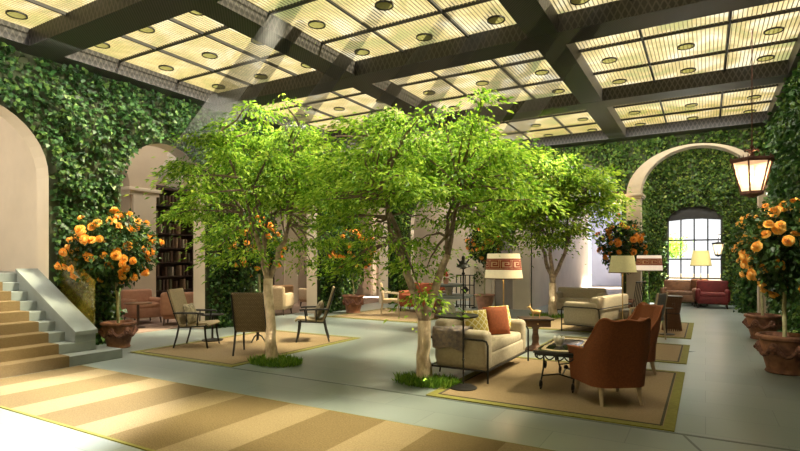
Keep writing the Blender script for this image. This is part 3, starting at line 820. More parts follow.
mb = MB(); mb.box((-3.2, 3.59, .006), (9.9, 1.66, .012)); mb.build('field', M['runner'], t, smooth=False)
mb = MB(); mb.box((-3.2, 2.745, .006), (9.9, .03, .0125)); mb.box((-3.2, 4.425, .006), (9.9, .012, .0125)); mb.build('border', M['rug_border'], t, smooth=False)
mb = MB(); mb.box((-3.6, 5.47, .001), (10, .035, .004)); mb.box((.1, 4.7, .001), (.02, 1.6, .003), rotm(0,0,.35)); struct(mb.build('trim_15', mat('joint', (.13,.15,.145), .6, .2, 4), smooth=False))

# ------------------------------------------------------------------ cream sofa with black frame
def sofa(label, loc, rz, L, Dp=.78, fabric='cream_fabric', group='cream sofas with black metal frames'):
    """front faces +X local, length along Y"""
    t = thing('framed_sofa', label, 'sofa', loc, rz, group)
    f = M[fabric]; zs = .16
    mb = MB(); mb.box((.02, 0, .27), (Dp-.04, L-.06, .22), bev=.04, seg=3); mb.build('base', f, t)
    mb = MB(); mb.box((.10, 0, .42), (Dp-.22, L-.40, .15), bev=.05, seg=3); mb.build('seat_cushion', f, t)
    mb = MB(); mb.box((-Dp/2+.10, 0, .50), (.20, L-.1, .58), bev=.06, seg=3); mb.build('backrest', f, t)
    for s_ in (-1, 1):
        mb = MB(); mb.box((.02, s_*(L/2-.11), .42), (Dp-.02, .20, .50), bev=.07, seg=3); mb.build('armrest', f, t)
    for s_ in (-1, 1):
        mb = MB(); y = s_*(L/2+.018); x = Dp/2
        pts = [(x+.02,y,.015),(x+.02,y,.3),(x+.02,y,.50),(x-.0,y,.545),(x-.05,y,.56),(-x+.05,y,.56),(-x-.01,y,.545),(-x-.03,y,.50),(-x-.06,y,.015)]
        mb.tube(pts, .014, 8); mb.tube([(-x-.04,y,.17),(x+.02,y,.17)], .013, 8)
        mb.build('side_frame', M['black_iron'], t)
    mb = MB()
    for x in (-Dp/2-.03, Dp/2+.01): mb.tube([(x,-L/2-.018,.17),(x,L/2+.018,.17)], .013, 8)
    mb.build('rail', M['black_iron'], t)
    mb = MB(); mb.tube([(-Dp/2-.035,-L/2-.018,.545),(-Dp/2-.035,L/2+.018,.545)], .013, 8)
    for y in (-.3*L, .3*L): mb.tube([(-Dp/2-.03,y,.16),(-Dp/2-.05,y,.015)], .012, 8)
    mb.build('back_rail', M['black_iron'], t)
    return t
sofa('cream sofa with black metal frame beside the largest tree', (-2.80, 7.2, .012), 0.0, 1.72)
sofa('cream sofa with black metal frame seen from behind on the far rug', (-2.15, 12.75, .012), math.radians(168), 1.95)
sofa('low cream sofa against the back, behind the other framed sofa', (-3.15, 15.75, 0), math.radians(-90), 1.46)

def pillow(label, loc, rz, tilt, w, h, t_, m, name='throw_pillow', cat='pillow', group=None):
    mb = MB(); mb.cushion((0,0,0), w, h, t_)
    o = mb.build(name, m, loc=loc); o.rotation_euler = (tilt, 0, rz)
    return tag(o, label, cat, group)
RZ = PI/2   # pillow thickness along X for the sofa
pillow('yellow trellis pillow at the near end of the cream sofa', (-2.82, 7.02, .70), -PI/2-.55, .25, .40, .38, .15, M['trellis'])
pillow('rust orange pillow in the middle of the cream sofa', (-2.66, 7.40, .71), -PI/2-.65, .25, .42, .42, .16, M['rust_pillow'])
pillow('yellow trellis pillow at the far end of the cream sofa', (-2.72, 7.76, .70), -PI/2-.5, .28, .40, .40, .15, M['trellis'])
# folded throw over the back corner
mb = MB(); n = 10; vs = []
prof = [(-.165,.44),(-.17,.55),(-.165,.665),(-.13,.70),(.0,.706),(.14,.70),(.165,.60)]
for i, (y, z) in enumerate(prof):
    for j in range(n+1):
        vs.append((-.23+.46*j/n+random.uniform(-.008,.008), y+.008*math.sin(j*1.3+i), z+.010*abs(math.sin(j*1.7+i*.6)) - (.02*math.sin(j*.9) if i == 0 else 0)))
vs += [(v[0], v[1]*.93, v[2]-.012) for v in vs]
fs = []; K = len(prof)*(n+1)
for i in range(len(prof)-1):
    for j in range(n):
        q = (i*(n+1)+j, (i+1)*(n+1)+j, (i+1)*(n+1)+j+1, i*(n+1)+j+1); fs += [q[::-1], tuple(k+K for k in q)]
mb.add(vs, fs); o = mb.build('throw_blanket', M['throw'], loc=(-2.93, 6.45, .0)); tag(o, 'dark grey blanket draped over the near armrest of the cream sofa', 'blanket')

# ------------------------------------------------------------------ rust wingback chairs
def wing_chair(label, loc, rz):
    """faces +Y local"""
    t = thing('wingback_chair', label, 'armchair', loc, rz, 'rust wingback armchairs')
    NU, NV, TH = 44, 10, .09
    def plan(u, k):
        # u -1..1 around a rounded U; k = scale
        s_ = abs(u); sg = 1 if u >= 0 else -1
        hw, dep, rc = .345*k, .58, .18
        b_ = hw-rc; arc = rc*PI/2; arm = dep-rc; tot = b_+arc+arm; d = s_*tot
        if d < b_: return (sg*d, -.36, 0.0)
        if d < b_+arc:
            a = (d-b_)/rc; return (sg*(b_+rc*math.sin(a)), -.36+rc*(1-math.cos(a)), sg*a)
        y = -.36+rc+(d-b_-arc); return (sg*(hw+.05*(d-b_-arc)), y, sg*PI/2)
    def top(u):
        s_ = abs(u)
        ear = .035*math.exp(-((s_-.30)/.07)**2)+.018*math.exp(-(s_/.10)**2)
        if s_ < .36: return .93+ear
        if s_ < .56:
            q = (s_-.36)/.20; q = q*q*(3-2*q); return .93+ear-(.93-.60)*q
        return .60-.02*(s_-.56)/.44
    vs = []; fs = []
    for lay in (0, 1):
        for i in range(NU+1):
            u = -1+2*i/NU
            for j in range(NV+1):
                z = .20+(top(u)-.20)*j/NV
                flare = .90+.12*min(1, (z-.2)/.4) if z < .62 else 1.02-.10*(z-.62)/.35
                if abs(u) > .36: flare += .02
                x, y, a = plan(u, flare)
                if z > .45 and abs(u) < .5: y -= .10*(z-.45)/.5      # raked back
                nx, ny = math.sin(a), -math.cos(a)
                if lay: x -= nx*TH; y -= ny*TH; z -= .0
                vs.append((x, y, z))
    K = (NU+1)*(NV+1)
    for i in range(NU):
        for j in range(NV):
            q = (i*(NV+1)+j, (i+1)*(NV+1)+j, (i+1)*(NV+1)+j+1, i*(NV+1)+j+1)
            fs += [q, tuple(k+K for k in q[::-1])]
    for i in range(NU):
        for j in (0, NV):
            a_, b_ = i*(NV+1)+j, (i+1)*(NV+1)+j; fs.append((a_, b_, b_+K, a_+K))
    for i in (0, NU):
        for j in range(NV):
            a_, b_ = i*(NV+1)+j, i*(NV+1)+j+1; fs.append((a_, b_, b_+K, a_+K))
    mb = MB(); mb.add(vs, fs); sh = mb.build('backrest', M['rust_fabric'], t, angle=60)
    mb = MB(); mb.box((0, -.02, .27), (.56, .52, .16), bev=.03, seg=2); mb.build('seat_base', M['rust_fabric'], t)
    mb = MB(); mb.box((0, .0, .41), (.53, .55, .15), bev=.05, seg=3); mb.build('seat_cushion', M['rust_seat'], t)
    mb = MB(); mb.tube([vs[i*(NV+1)+NV] for i in range(NU+1)], .010, 6); mb.build('piping', M['rust_seat'], t)
    for sx in (-1, 1):
        mb = MB(); mb.tube([(sx*.215, -.28, .24), (sx*.22,-.30,.12), (sx*.23,-.33,0)], [.032,.026,.018], 8); mb.build('leg', M['pale_wood'], t)
        mb = MB(); mb.tube([(sx*.24, .20, .24), (sx*.25,.225,.17), (sx*.25,.23,.08), (sx*.26,.25,.02), (sx*.26,.255,0)], [.035,.036,.022,.020,.024], 8); mb.build('leg', M['pale_wood'], t)
    return t
wing_chair('rust wingback armchair nearest the camera, seen from behind on the big rug', (-.98, 6.42, .012), math.radians(36))
wing_chair('rust wingback armchair behind the nearest one, its curved front showing', (-1.00, 8.02, .012), math.radians(125))

# ------------------------------------------------------------------ coffee table
t = thing('coffee_table', 'black wrought iron coffee table with cream inlaid top', 'table', (-1.55, 6.9, .012))
mb = MB(); mb.box((0,0,.485), (.50, 1.24, .035), bev=.006); mb.build('tabletop', M['black_lacquer'], t)
mb = MB()
n = 60
def wav(k, a, b_):
    ang = 2*PI*k/n; c_, s_ = math.cos(ang), math.sin(ang)
    r = 1/max(abs(c_)/a, abs(s_)/b_); r *= 1+.05*math.cos(ang*8)
    return (r*c_, r*s_)
vs = []
for (a, b_) in ((.205,.55), (.165,.46)):
    for k in range(n): x, y = wav(k, a, b_); vs.append((x, y, .5045))
mb.add(vs, [(k, (k+1) % n, n+(k+1) % n, n+k) for k in range(n)]); mb.build('inlay', M['cream_inlay'], t, smooth=False)
mb = MB()
for sx in (-1, 1):
    pts = []
    for k in range(41):
        y = -.58+1.16*k/40; pts.append((sx*.235, y, .445-.045*abs(math.sin(k*PI/5))))
    mb.tube(pts, .009, 6); mb.box((sx*.235, 0, .46), (.012, 1.18, .03))
for sy in (-1, 1):
    pts = [(-.23+.46*k/20, sy*.6, .445-.045*abs(math.sin(k*PI/5))) for k in range(21)]
    mb.tube(pts, .009, 6); mb.box((0, sy*.6, .46), (.46, .012, .03))
mb.build('apron', M['black_iron'], t)
def spiral(c_, r0, r1, a0, turns, ax, n=22):
    out = []
    for i in range(n+1):
        q = i/n; r = r0+(r1-r0)*q; a = a0+turns*2*PI*q
        out.append((c_[0]+ax[0]*r*math.cos(a), c_[1]+ax[1]*r*math.cos(a), c_[2]+r*math.sin(a)))
    return out
for sy in (-1, 1):
    for sx in (-1, 1):
        mb = MB(); ax = (0, sy)
        x = sx*.19; y = sy*.40
        mb.tube([(x, y, .46), (x, y-sy*.05, .36), (x, y-sy*.03, .25), (x, y+sy*.04, .16), (x, y+sy*.10, .09)]+spiral((x, y+sy*.10, .075), .062, .02, -PI/2+PI/4, -1.4, ax)[2:], .011, 6)
        mb.tube([(x, y-sy*.04, .30)]+spiral((x, y-sy*.12, .27), .06, .018, 0, 1.3, ax), .009, 6)
        mb.build('leg', M['black_iron'], t)
mb = MB()
for sy in (-1, 1): mb.tube([(-.19, sy*.40, .16), (0, sy*.40, .20), (.19, sy*.40, .16)], .010, 6)
mb.tube([(0,-.4,.20),(0,-.2,.15),(0,0,.20),(0,.2,.15),(0,.4,.20)], .010, 6); mb.ball((0,0,.215), .03, 6)
mb.build('stretcher', M['black_iron'], t)
# white lotus bowl
t = thing('lotus_bowl', 'small white petal shaped bowl on the coffee table', 'bowl', (-1.60, 6.75, .5165))
mb = MB(); mb.lathe([(0,0),(.04,0),(.035,.012),(.055,.05),(.06,.09),(.052,.09),(.045,.05),(0,.025)], 16); mb.build('bowl', M['white_ceramic'], t)
for k in range(7):
    a = 2*PI*k/7; mb = MB(); rm = rotm(0,0,a)
    mb.ball(rm @ Vector((.052,0,.07)), (.012,.032,.055), 5, rm @ rotm(0,.3,0)); mb.build('petal', M['white_ceramic'], t)

# ------------------------------------------------------------------ side table with figurine
t = thing('pedestal_table', 'dark wooden pedestal side table at the far end of the cream sofa', 'table', (-2.62, 9.3, .0))
mb = MB(); mb.box((0,0,.56), (.56,.44,.03), rotm(0,0,.5), bev=.008); mb.build('tabletop', M['dark_wood'], t)
mb = MB(); mb.box((0,0,.485), (.46,.35,.12), rotm(0,0,.5), bev=.006); mb.build('apron', M['brown_wood'], t)
mb = MB(); mb.ball(rotm(0,0,.5) @ Vector((0,-.185,.485)), .016, 6); mb.build('drawer_knob', M['gold'], t)
mb = MB(); mb.lathe([(.20,0),(.20,.03),(.12,.06),(.07,.09),(.055,.14),(.065,.22),(.05,.30),(.05,.37),(.09,.43)], 20); mb.build('pedestal', M['brown_wood'], t)
t = thing('deer_figurine', 'small golden deer figurine on the pedestal side table', 'figurine', (-2.60, 9.28, .575), math.radians(20))
mb = MB(); mb.ball((0,0,.10), (.085,.035,.042), 7)
for x in (-.055, .055):
    for y in (-.02, .02): mb.tube([(x,y,.09),(x*1.05,y,.04),(x,y,0)], [.014,.009,.008], 6)
mb.tube([(-.065,0,.115),(-.095,0,.155),(-.11,0,.18)], [.026,.018,.016], 7)
mb.ball((-.125,0,.185), (.034,.018,.018), 6); mb.ball((-.15,0,.18), (.016,.012,.011), 5)
mb.tube([(.08,0,.11),(.10,0,.125)], [.012,.005], 5)
mb.build('body', M['gold'], t)
mb = MB()
for s_ in (-1, 1):
    mb.tube([(-.112,s_*.008,.198),(-.10,s_*.03,.225),(-.105,s_*.04,.25)], [.005,.004,.003], 5)
    mb.tube([(-.102,s_*.026,.222),(-.12,s_*.034,.235)], .003, 5)
mb.build('antlers', M['gold'], t)

# ------------------------------------------------------------------ lamps
def floor_lamp(label, loc, zb, zt, r0, r1, shade, pole_m='black_iron', key=False, base_r=.17, power=8):
    t = thing('floor_lamp', label, 'lamp', loc, 0, 'floor lamps with lit drum shades')
    mb = MB(); mb.lathe([(0,0),(base_r,0),(base_r,.015),(.05,.03),(.015,.05),(0,.05)], 24); mb.build('base', M[pole_m], t)
    mb = MB(); mb.tube([(0,0,.04),(0,0,zt-.06)], .011, 8); mb.build('pole', M[pole_m], t)
    mb = MB(); mb.lathe([(r0,zb),(r1,zt),(r1-.006,zt),(r0-.006,zb),(r0,zb)], 40); sh = mb.build('lamp_shade', M[shade], t)
    mb = MB(); mb.lathe([(r0+.004,zb-.006),(r0+.004,zb+.012),(r0-.008,zb+.012),(r0-.008,zb-.006),(r0+.004,zb-.006)], 40); mb.build('shade_rim', M['brown_wood'], sh)
    mb = MB(); mb.ball((0,0,zb+.16), (.035,.035,.05), 6); mb.build('bulb', M['bulb'], t)
    mb = MB()
    for a in (0, 2*PI/3, 4*PI/3): mb.tube([(0,0,zt-.06),(math.cos(a)*r1*.98, math.sin(a)*r1*.98, zt-.02)], .004, 5)
    mb.build('spider', M[pole_m], t)
    if key:
        mb = MB(); H = zt-zb; per = 9
        def pt(a, q, off=.004):
            r = r0+(r1-r0)*q+off; return (r*math.cos(a), r*math.sin(a), zb+q*H)
        def strip(a0, a1, q0, q1):
            m_ = max(1, int((a1-a0)/.08))
            for i in range(m_):
                b0, b1 = a0+(a1-a0)*i/m_, a0+(a1-a0)*(i+1)/m_
                mb.add([pt(b0,q0),pt(b1,q0),pt(b1,q1),pt(b0,q1)], [(0,1,2,3)])
        mb2 = MB(); mb2.lathe([(r0+(r1-r0)*.37+.0015, zb+.37*H),(r0+(r1-r0)*.79+.0015, zb+.79*H)], 40); mb2.f = [q for q in mb2.f if len(q) == 4]; mb2.build('band', M['pink_band'], sh)
        strip(0, 2*PI, .36, .40); strip(0, 2*PI, .76, .80)
        u = 2*PI/per
        for k in range(per):
            a = k*u
            strip(a+.02*u, a+.10*u, .44, .73); strip(a+.02*u, a+.80*u, .68, .73)
            strip(a+.72*u, a+.80*u, .50, .73); strip(a+.30*u, a+.80*u, .50, .55)
            strip(a+.30*u, a+.38*u, .50, .62); strip(a+.30*u, a+.60*u, .59, .63)
            strip(a+.0*u, a+.95*u, .42, .455) ; strip(a+.88*u, a+.95*u, .42, .73)
        mb.build('greek_key_band', M['red_band'], sh, smooth=False)
    l = bpy.data.lights.new('lamp_light', 'POINT'); l.energy = power; l.color = (1,.72,.40); l.shadow_soft_size = .05
    lo = bpy.data.objects.new('lamp_light', l); COL.objects.link(lo); lo.parent = t; lo.location = (0,0,zb+.10)
    return t
floor_lamp('floor lamp with a red greek key band shade behind the cream sofa', (-3.02, 8.75, 0), 1.28, 1.71, .325, .275, 'shade_cream', 'gold', key=True, power=12)
floor_lamp('floor lamp with a plain greenish shade beyond the rust chairs', (-1.52, 12.0, .012), 1.32, 1.68, .28, .225, 'shade_green', 'gold', power=8)
floor_lamp('floor lamp with a pale red banded shade before the alcove arch', (-1.18, 14.0, .012), 1.33, 1.70, .30, .27, 'shade_pink', key=True, power=10)
floor_lamp('floor lamp with a glowing yellow shade in front of the window', (-.14, 20.9, 0), 1.40, 1.92, .33, .24, 'shade_yellow', power=14)

# iron stand with tray and finial
t = thing('iron_plant_stand', 'tall thin black iron stand with a round tray beside the cream sofa', 'stand', (-2.60, 6.03, .012))
mb = MB(); mb.lathe([(0,0),(.17,0),(.17,.012),(.13,.03),(.10,.035),(.04,.05),(0,.055)], 28); mb.build('base', M['black_iron'], t)
mb = MB(); mb.tube([(0,0,.05),(0,0,1.48)], .011, 8)
for z, r in ((.35,.018),(.92,.022),(1.42,.022)): mb.ball((0,0,z), (r,r,r*.9), 6)
mb.build('pole', M['black_iron'], t)
mb = MB(); mb.lathe([(0,.85),(.06,.85),(.26,.875),(.275,.90),(.26,.895),(.06,.868),(0,.868)], 32, c=(-.10,.03,0)); mb.tube([(0,0,.84),(-.10,.03,.85)], .01, 6); mb.build('tray', M['black_iron'], t)
mb = MB(); mb.ball((0,0,1.53), (.055,.055,.06), 7); mb.lathe([(.0,1.48),(.09,1.50),(.07,1.53),(.0,1.535)], 16)
for k in range(6):
    a = k*PI/3; mb.tube([(0,0,1.50),(.05*math.cos(a),.05*math.sin(a),1.56),(.085*math.cos(a),.085*math.sin(a),1.60)], [.012,.010,.004], 5)
mb.ball((0,0,1.61), (.022,.022,.035), 6); mb.build('finial', M['black_iron'], t)

# tiered stone table behind the sofa with red flowers
t = thing('stone_fountain', 'two tiered grey stone table with pale stems behind the cream sofa', 'fountain', (-5.05, 10.9, 0))
mb = MB(); mb.lathe([(0,0),(.26,0),(.26,.05),(.14,.1),(.10,.2),(.15,.45),(.12,.6),(.2,.74),(0,.74)], 20); mb.build('stem', M['pale_stone'], t)
mb = MB(); mb.lathe([(0,.74),(.45,.74),(.54,.78),(.54,.81),(.50,.81),(.0,.80)], 32); mb.build('lower_basin', M['grey_stone'], t)
mb = MB(); mb.lathe([(.08,.80),(.07,.9),(.11,1.0),(0,1.0)], 16); mb.build('upper_stem', M['pale_stone'], t)
mb = MB(); mb.lathe([(0,1.0),(.30,1.0),(.36,1.03),(.36,1.06),(0,1.05)], 28); mb.build('upper_basin', M['grey_stone'], t)
t = thing('red_bouquet', 'red flowers in a small pot on the top stone tier', 'flowers', (-5.12, 10.88, 1.055))
mb = MB(); mb.lathe([(0,0),(.05,0),(.075,.14),(.06,.14),(0,.12)], 16); mb.build('pot', M['pink_pot'], t)
for k in range(7):
    a = k*2.4; mb = MB(); mb.ball((.07*math.cos(a)-.05,.07*math.sin(a),.2+.025*(k%3)), (.045,.045,.04), 5); mb.build('blossom', M['red_petal'], t)

# slatted drum tables
def slat_drum(label, loc, R=.28, H=.72, n=28):
    t = thing('slatted_drum_table', label, 'table', loc, 0, 'flared drum tables of dark vertical slats')
    mb = MB(); mb.lathe([(0,H-.02),(R*1.12,H-.02),(R*1.15,H),(0,H)], 28); mb.build('tabletop', M['dark_wood'], t)
    for k in range(n):
        a = 2*PI*k/n; mb = MB()
        mb.tube([(R*1.1*math.cos(a),R*1.1*math.sin(a),H-.02),(R*.8*math.cos(a),R*.8*math.sin(a),H*.5),(R*1.05*math.cos(a),R*1.05*math.sin(a),0)], .012, 5)
        mb.build('slat', M['brown_wood'], t)
    mb = MB(); mb.lathe([(R*.80-.012,H*.5-.015),(R*.80+.012,H*.5-.015),(R*.80+.012,H*.5+.015),(R*.80-.012,H*.5+.015),(R*.80-.012,H*.5-.015)], 28); mb.build('hoop', M['dark_wood'], t)
slat_drum('dark slatted drum table on the far rug by the alcove arch', (-.66, 13.35, .012), .19, .78)
slat_drum('dark slatted drum table beside the orange settee', (-6.2, 13.0, .012), .23, .74)
t = thing('lamp_foot_disc', 'round black metal disc stand on the floor beside the slatted drum table', 'stand', (-.72, 12.55, .012))
mb = MB(); mb.lathe([(0,0),(.16,0),(.16,.015),(.03,.03),(0,.03)], 24); mb.build('base', M['black_iron'], t)
mb = MB(); mb.tube([(0,0,.02),(0,0,.55)], .012, 8); mb.build('pole', M['black_iron'], t)
mb = MB(); mb.lathe([(0,.55),(.13,.55),(.13,.565),(0,.565)], 20); mb.build('tray', M['black_iron'], t)

# ------------------------------------------------------------------ wicker armchairs on the left rug
def garden_chair(label, loc, rz, sides='sling'):
    """faces +Y local"""
    t = thing('sling_armchair', label, 'armchair', loc, rz, 'tall backed armchairs around the left rug')
    # seat
    mb = MB(); W = .54
    def sheet(prof, name, m, th=.03, w=W):
        vs = []; k = len(prof)
        for (y, z) in prof: vs += [(-w/2, y, z), (w/2, y, z)]
        for i, (y, z) in enumerate(prof):
            a = prof[max(0,i-1)]; b_ = prof[min(k-1,i+1)]; dy, dz = b_[0]-a[0], b_[1]-a[1]; L_ = math.hypot(dy, dz)
            vs += [(-w/2, y+dz/L_*th, z-dy/L_*th), (w/2, y+dz/L_*th, z-dy/L_*th)]
        fs = []; o = 2*k
        for i in range(k-1):
            fs += [(2*i,2*i+1,2*i+3,2*i+2), (o+2*i+2,o+2*i+3,o+2*i+1,o+2*i), (2*i,2*i+2,o+2*i+2,o+2*i), (2*i+1,o+2*i+1,o+2*i+3,2*i+3)]
        fs += [(0,o,o+1,1), (2*k-2,2*k-1,o+2*k-1,o+2*k-2)]
        q = MB(); q.add(vs, fs); return q.build(name, m, t)
    sheet([(.34,.395),(.30,.425),(.15,.415),(-.05,.39),(-.18,.38)], 'seat', M['sling'])
    sheet([(-.16,.39),(-.21,.42),(-.27,.60),(-.36,.88),(-.40,1.02),(-.41,1.045)], 'backrest', M[sides], .035)
    for sx in (-1, 1):
        mb = MB(); mb.tube([(sx*.26,.27,.40),(sx*.27,.29,.2),(sx*.275,.33,0)], [.020,.018,.015], 8); mb.build('leg', M['black_iron'], t)
        mb = MB(); mb.tube([(sx*.26,-.20,.40),(sx*.265,-.24,.2),(sx*.27,-.30,0)], [.020,.018,.015], 8); mb.build('leg', M['black_iron'], t)
        mb = MB(); mb.tube([(sx*.29,-.29,.63),(sx*.30,-.1,.635),(sx*.30,.2,.63),(sx*.30,.27,.62)], .018, 8); mb.tube([(sx*.28,.14,.41),(sx*.30,.17,.63)], .015, 8)
        mb.tube([(sx*.28,-.05,.40),(sx*.295,-.05,.63)], .013, 8)
        mb.build('armrest', M['black_iron'], t)
    mb = MB()
    for sx in (-1, 1): mb.tube([(sx*.265,.30,.40),(sx*.265,-.19,.375),(sx*.265,-.28,.6),(sx*.265,-.41,1.02)], .014, 8)
    mb.build('frame', M['black_iron'], t)
    return t
garden_chair('tan sling armchair nearest the stairs on the left rug', (-8.15, 6.50, .012), math.radians(-62))
garden_chair('brown wicker backed armchair seen from behind on the left rug', (-6.66, 6.50, .012), math.radians(30), 'wicker')
garden_chair('tan sling armchair facing left at the right corner of the left rug', (-6.72, 8.15, .012), math.radians(128))
def at(loc, rz, p): return tuple(Vector(loc)+rotm(0,0,rz) @ Vector(p))
M['flower_pillow'] = mat('flower_pillow', (.42,.36,.25), .9, 0, 16, color2=(.16,.13,.09))
for lbl, loc, rz in (('grey brown patterned pillow on the armchair nearest the stairs', (-8.15,6.50,.012), math.radians(-62)), ('grey brown patterned pillow on the armchair facing left', (-6.72,8.15,.012), math.radians(128))):
    pillow(lbl, at(loc, rz, (0,-.10,.60)), rz, .32, .40, .38, .15, M['flower_pillow'])
t = thing('pedestal_stand', 'small black pedestal table between the wicker armchairs', 'table', (-7.46, 7.37, .012))
mb = MB(); mb.lathe([(0,.46),(.24,.46),(.25,.475),(.24,.49),(0,.49)], 24); mb.build('tabletop', M['black_iron'], t)
mb = MB(); mb.lathe([(.018,.05),(.03,.2),(.02,.3),(.05,.46)], 12); mb.build('stem', M['black_iron'], t)
for k in range(3):
    a = k*2*PI/3+.4; mb = MB(); mb.tube([(0,0,.16),(.08*math.cos(a),.08*math.sin(a),.12),(.15*math.cos(a),.15*math.sin(a),.012)], [.018,.014,.012], 6); mb.build('foot', M['black_iron'], t)
t = thing('round_side_table', 'round black based side table behind the armchair nearest the stairs', 'table', (-8.42, 7.1, .012))
mb = MB(); mb.lathe([(0,0),(.20,0),(.20,.02),(.04,.04),(.025,.05),(0,.05)], 24); mb.build('base', M['black_iron'], t)
mb = MB(); mb.tube([(0,0,.04),(0,0,.5)], .02, 8); mb.build('stem', M['black_iron'], t)
mb = MB(); mb.lathe([(0,.5),(.22,.5),(.22,.52),(0,.52)], 24); mb.build('tabletop', M['black_iron'], t)

# ------------------------------------------------------------------ upholstered tub chairs (lounge)
def tub_chair(label, loc, rz, m, W=.8, name='tub_chair', group='upholstered chairs in the lounge behind the arches', H=.78):
    t = thing(name, label, 'armchair' if W < 1.2 else 'sofa', loc, rz, group)
    mb = MB(); mb.box((0,.02,.28), (W-.12,.66,.26), bev=.04); mb.build('seat_base', m, t)
    mb = MB(); mb.box((0,.05,.45), (W-.24,.60,.14), bev=.05, seg=3); mb.build('seat_cushion', m, t)
    mb = MB(); mb.box((0,-.33,.52), (W-.06,.18,H-.22), rotm(.12,0,0), bev=.07, seg=3); mb.build('backrest', m, t)
    for s_ in (-1, 1):
        mb = MB(); mb.box((s_*(W/2-.08),.0,.42), (.16,.72,.42), bev=.07, seg=3); mb.build('armrest', m, t)
        for y in (-.28, .28):
            mb = MB(); mb.tube([(s_*(W/2-.1),y,.18),(s_*(W/2-.08),y*1.08,0)], [.025,.016], 8); mb.build('leg', M['dark_wood'], t)
    return t
tf = M['terracotta_fabric']
tub_chair('terracotta armchair left of the pier in the first lounge archway', (-12.3, 8.2, .012), math.radians(-100), tf, .82, H=.85)
tub_chair('terracotta armchair in the first archway below the bookshelves', (-11.3, 8.55, .012), math.radians(45), tf, .85, H=.8)
tub_chair('terracotta armchair farther back below the bookshelves', (-12.2, 10.1, .012), math.radians(150), tf, .85, H=.85)
tub_chair('tan armchair in the second archway behind the tree', (-11.9, 12.6, .012), math.radians(60), M['tan_fabric'], .9)
tub_chair('pale beige sofa back in the second archway', (-11.0, 11.45, .012), math.radians(20), M['beige_fabric'], 1.1, H=.85)
tub_chair('beige armchair at the right side of the second archway', (-11.6, 14.1, .012), math.radians(80), M['beige_fabric'], .9, H=.95)
t = thing('lounge_side_table', 'small dark round table before the terracotta armchair', 'table', (-11.5, 7.55, .012))
mb = MB(); mb.lathe([(0,.56),(.30,.56),(.30,.59),(0,.59)], 24); mb.build('tabletop', M['brown_wood'], t)
mb = MB(); mb.lathe([(.16,0),(.16,.02),(.03,.06),(.03,.56)], 16); mb.build('stem', M['dark_wood'], t)

# ------------------------------------------------------------------ bookcases and books
def bookcase(label, y0, y1):
    t = thing('bookcase', label, 'bookcase', (-15.85, (y0+y1)/2, 0), 0, 'dark bookcases of the library')
    L = y1-y0
    mb = MB(); mb.box((-.19,0,1.97), (.03,L,3.94)); mb.build('back_panel', M['dark_wood'], t, smooth=False)
    for s_ in (-1, 1):
        mb = MB(); mb.box((0,s_*(L/2-.03),1.97), (.40,.06,3.94)); mb.build('side_panel', M['dark_wood'], t, smooth=False)
    for z in SHELF:
        mb = MB(); mb.box((0,0,z), (.38,L-.12,.04)); mb.build('shelf', M['dark_wood'], t, smooth=False)
    mb = MB(); mb.box((.02,0,4.01), (.46,L+.02,.14), bev=.02); mb.build('cornice', M['dark_wood'], t)
    return t
SHELF = [.08, .56, 1.04, 1.52, 2.0, 2.48, 2.96, 3.44]
NAMES = ['lowest', 'second', 'third', 'fourth', 'fifth', 'sixth', 'seventh', 'top']
BOOKM = {}
for k, c_ in BOOKC:
    for hh in (.30, .36):
        mb = MB(); th = .055 if hh < .33 else .075
        mb.box((0,0,hh/2), (.24, th, hh), bev=.005, seg=1)
        me = bpy.data.meshes.new('book'); me.from_pydata(mb.v, [], mb.f); me.update(); me.materials.append(M['book_'+k]); BOOKM[(k, hh)] = (me, th)
for (y0, y1, lb, nm) in ((9.4, 12.4, 'tall dark bookcase full of books seen through the first lounge archway', 'first'), (14.0, 17.0, 'tall dark bookcase full of books seen through the second archway', 'second')):
    bookcase(lb, y0, y1)
    for si, z in enumerate(SHELF):
        if si in (0,): continue
        y = y0+.1
        while y < y1-.2:
            k = random.choice(BOOKC)[0]; hh = random.choice((.30,.36)); me, th = BOOKM[(k, hh)]
            if random.random() < .12: y += random.uniform(.05,.2); continue
            o = bpy.data.objects.new('book', me); COL.objects.link(o)
            o.location = (-15.80, y+th/2, z+.02)
            tag(o, '%s book on the %s shelf of the %s archway bookcase' % (k, NAMES[si], nm), 'book', 'books on the library shelves')
            y += th+.062

# ------------------------------------------------------------------ far seating
# orange settee group at the left back
t = tub_chair('orange red settee on the rug at the left back', (-7.6, 14.4, .012), math.radians(180), M['orange_fabric'], 1.35, 'settee', None, .92)
def open_chair(label, loc, rz, seat_m, wood):
    t = thing('wooden_armchair', label, 'armchair', loc, rz)
    mb = MB(); mb.box((0,0,.42), (.52,.50,.10), bev=.03); mb.build('seat', seat_m, t)
    mb = MB(); mb.box((0,-.25,.70), (.46,.07,.46), rotm(.15,0,0), bev=.03); mb.build('backrest', seat_m, t)
    for sx in (-1, 1):
        mb = MB(); mb.tube([(sx*.25,.22,.62),(sx*.25,.22,.40),(sx*.25,.23,0)], [.02,.022,.015], 8); mb.build('leg', wood, t)
        mb = MB(); mb.tube([(sx*.25,-.31,.95),(sx*.25,-.25,.60),(sx*.25,-.23,.40),(sx*.25,-.28,0)], [.018,.02,.022,.015], 8); mb.build('leg', wood, t)
        mb = MB(); mb.tube([(sx*.25,-.26,.66),(sx*.27,0,.65),(sx*.25,.23,.62)], .02, 8); mb.build('armrest', wood, t)
    return t
open_chair('pale wooden armchair left of the orange settee', (-7.85, 12.95, .012), math.radians(-60), M['beige_fabric'], M['pale_wood'])
open_chair('grey seated wooden armchair with pale arms behind the second rust chair', (-1.02, 11.55, .012), math.radians(75), M['grey_fabric'], M['pale_wood'])
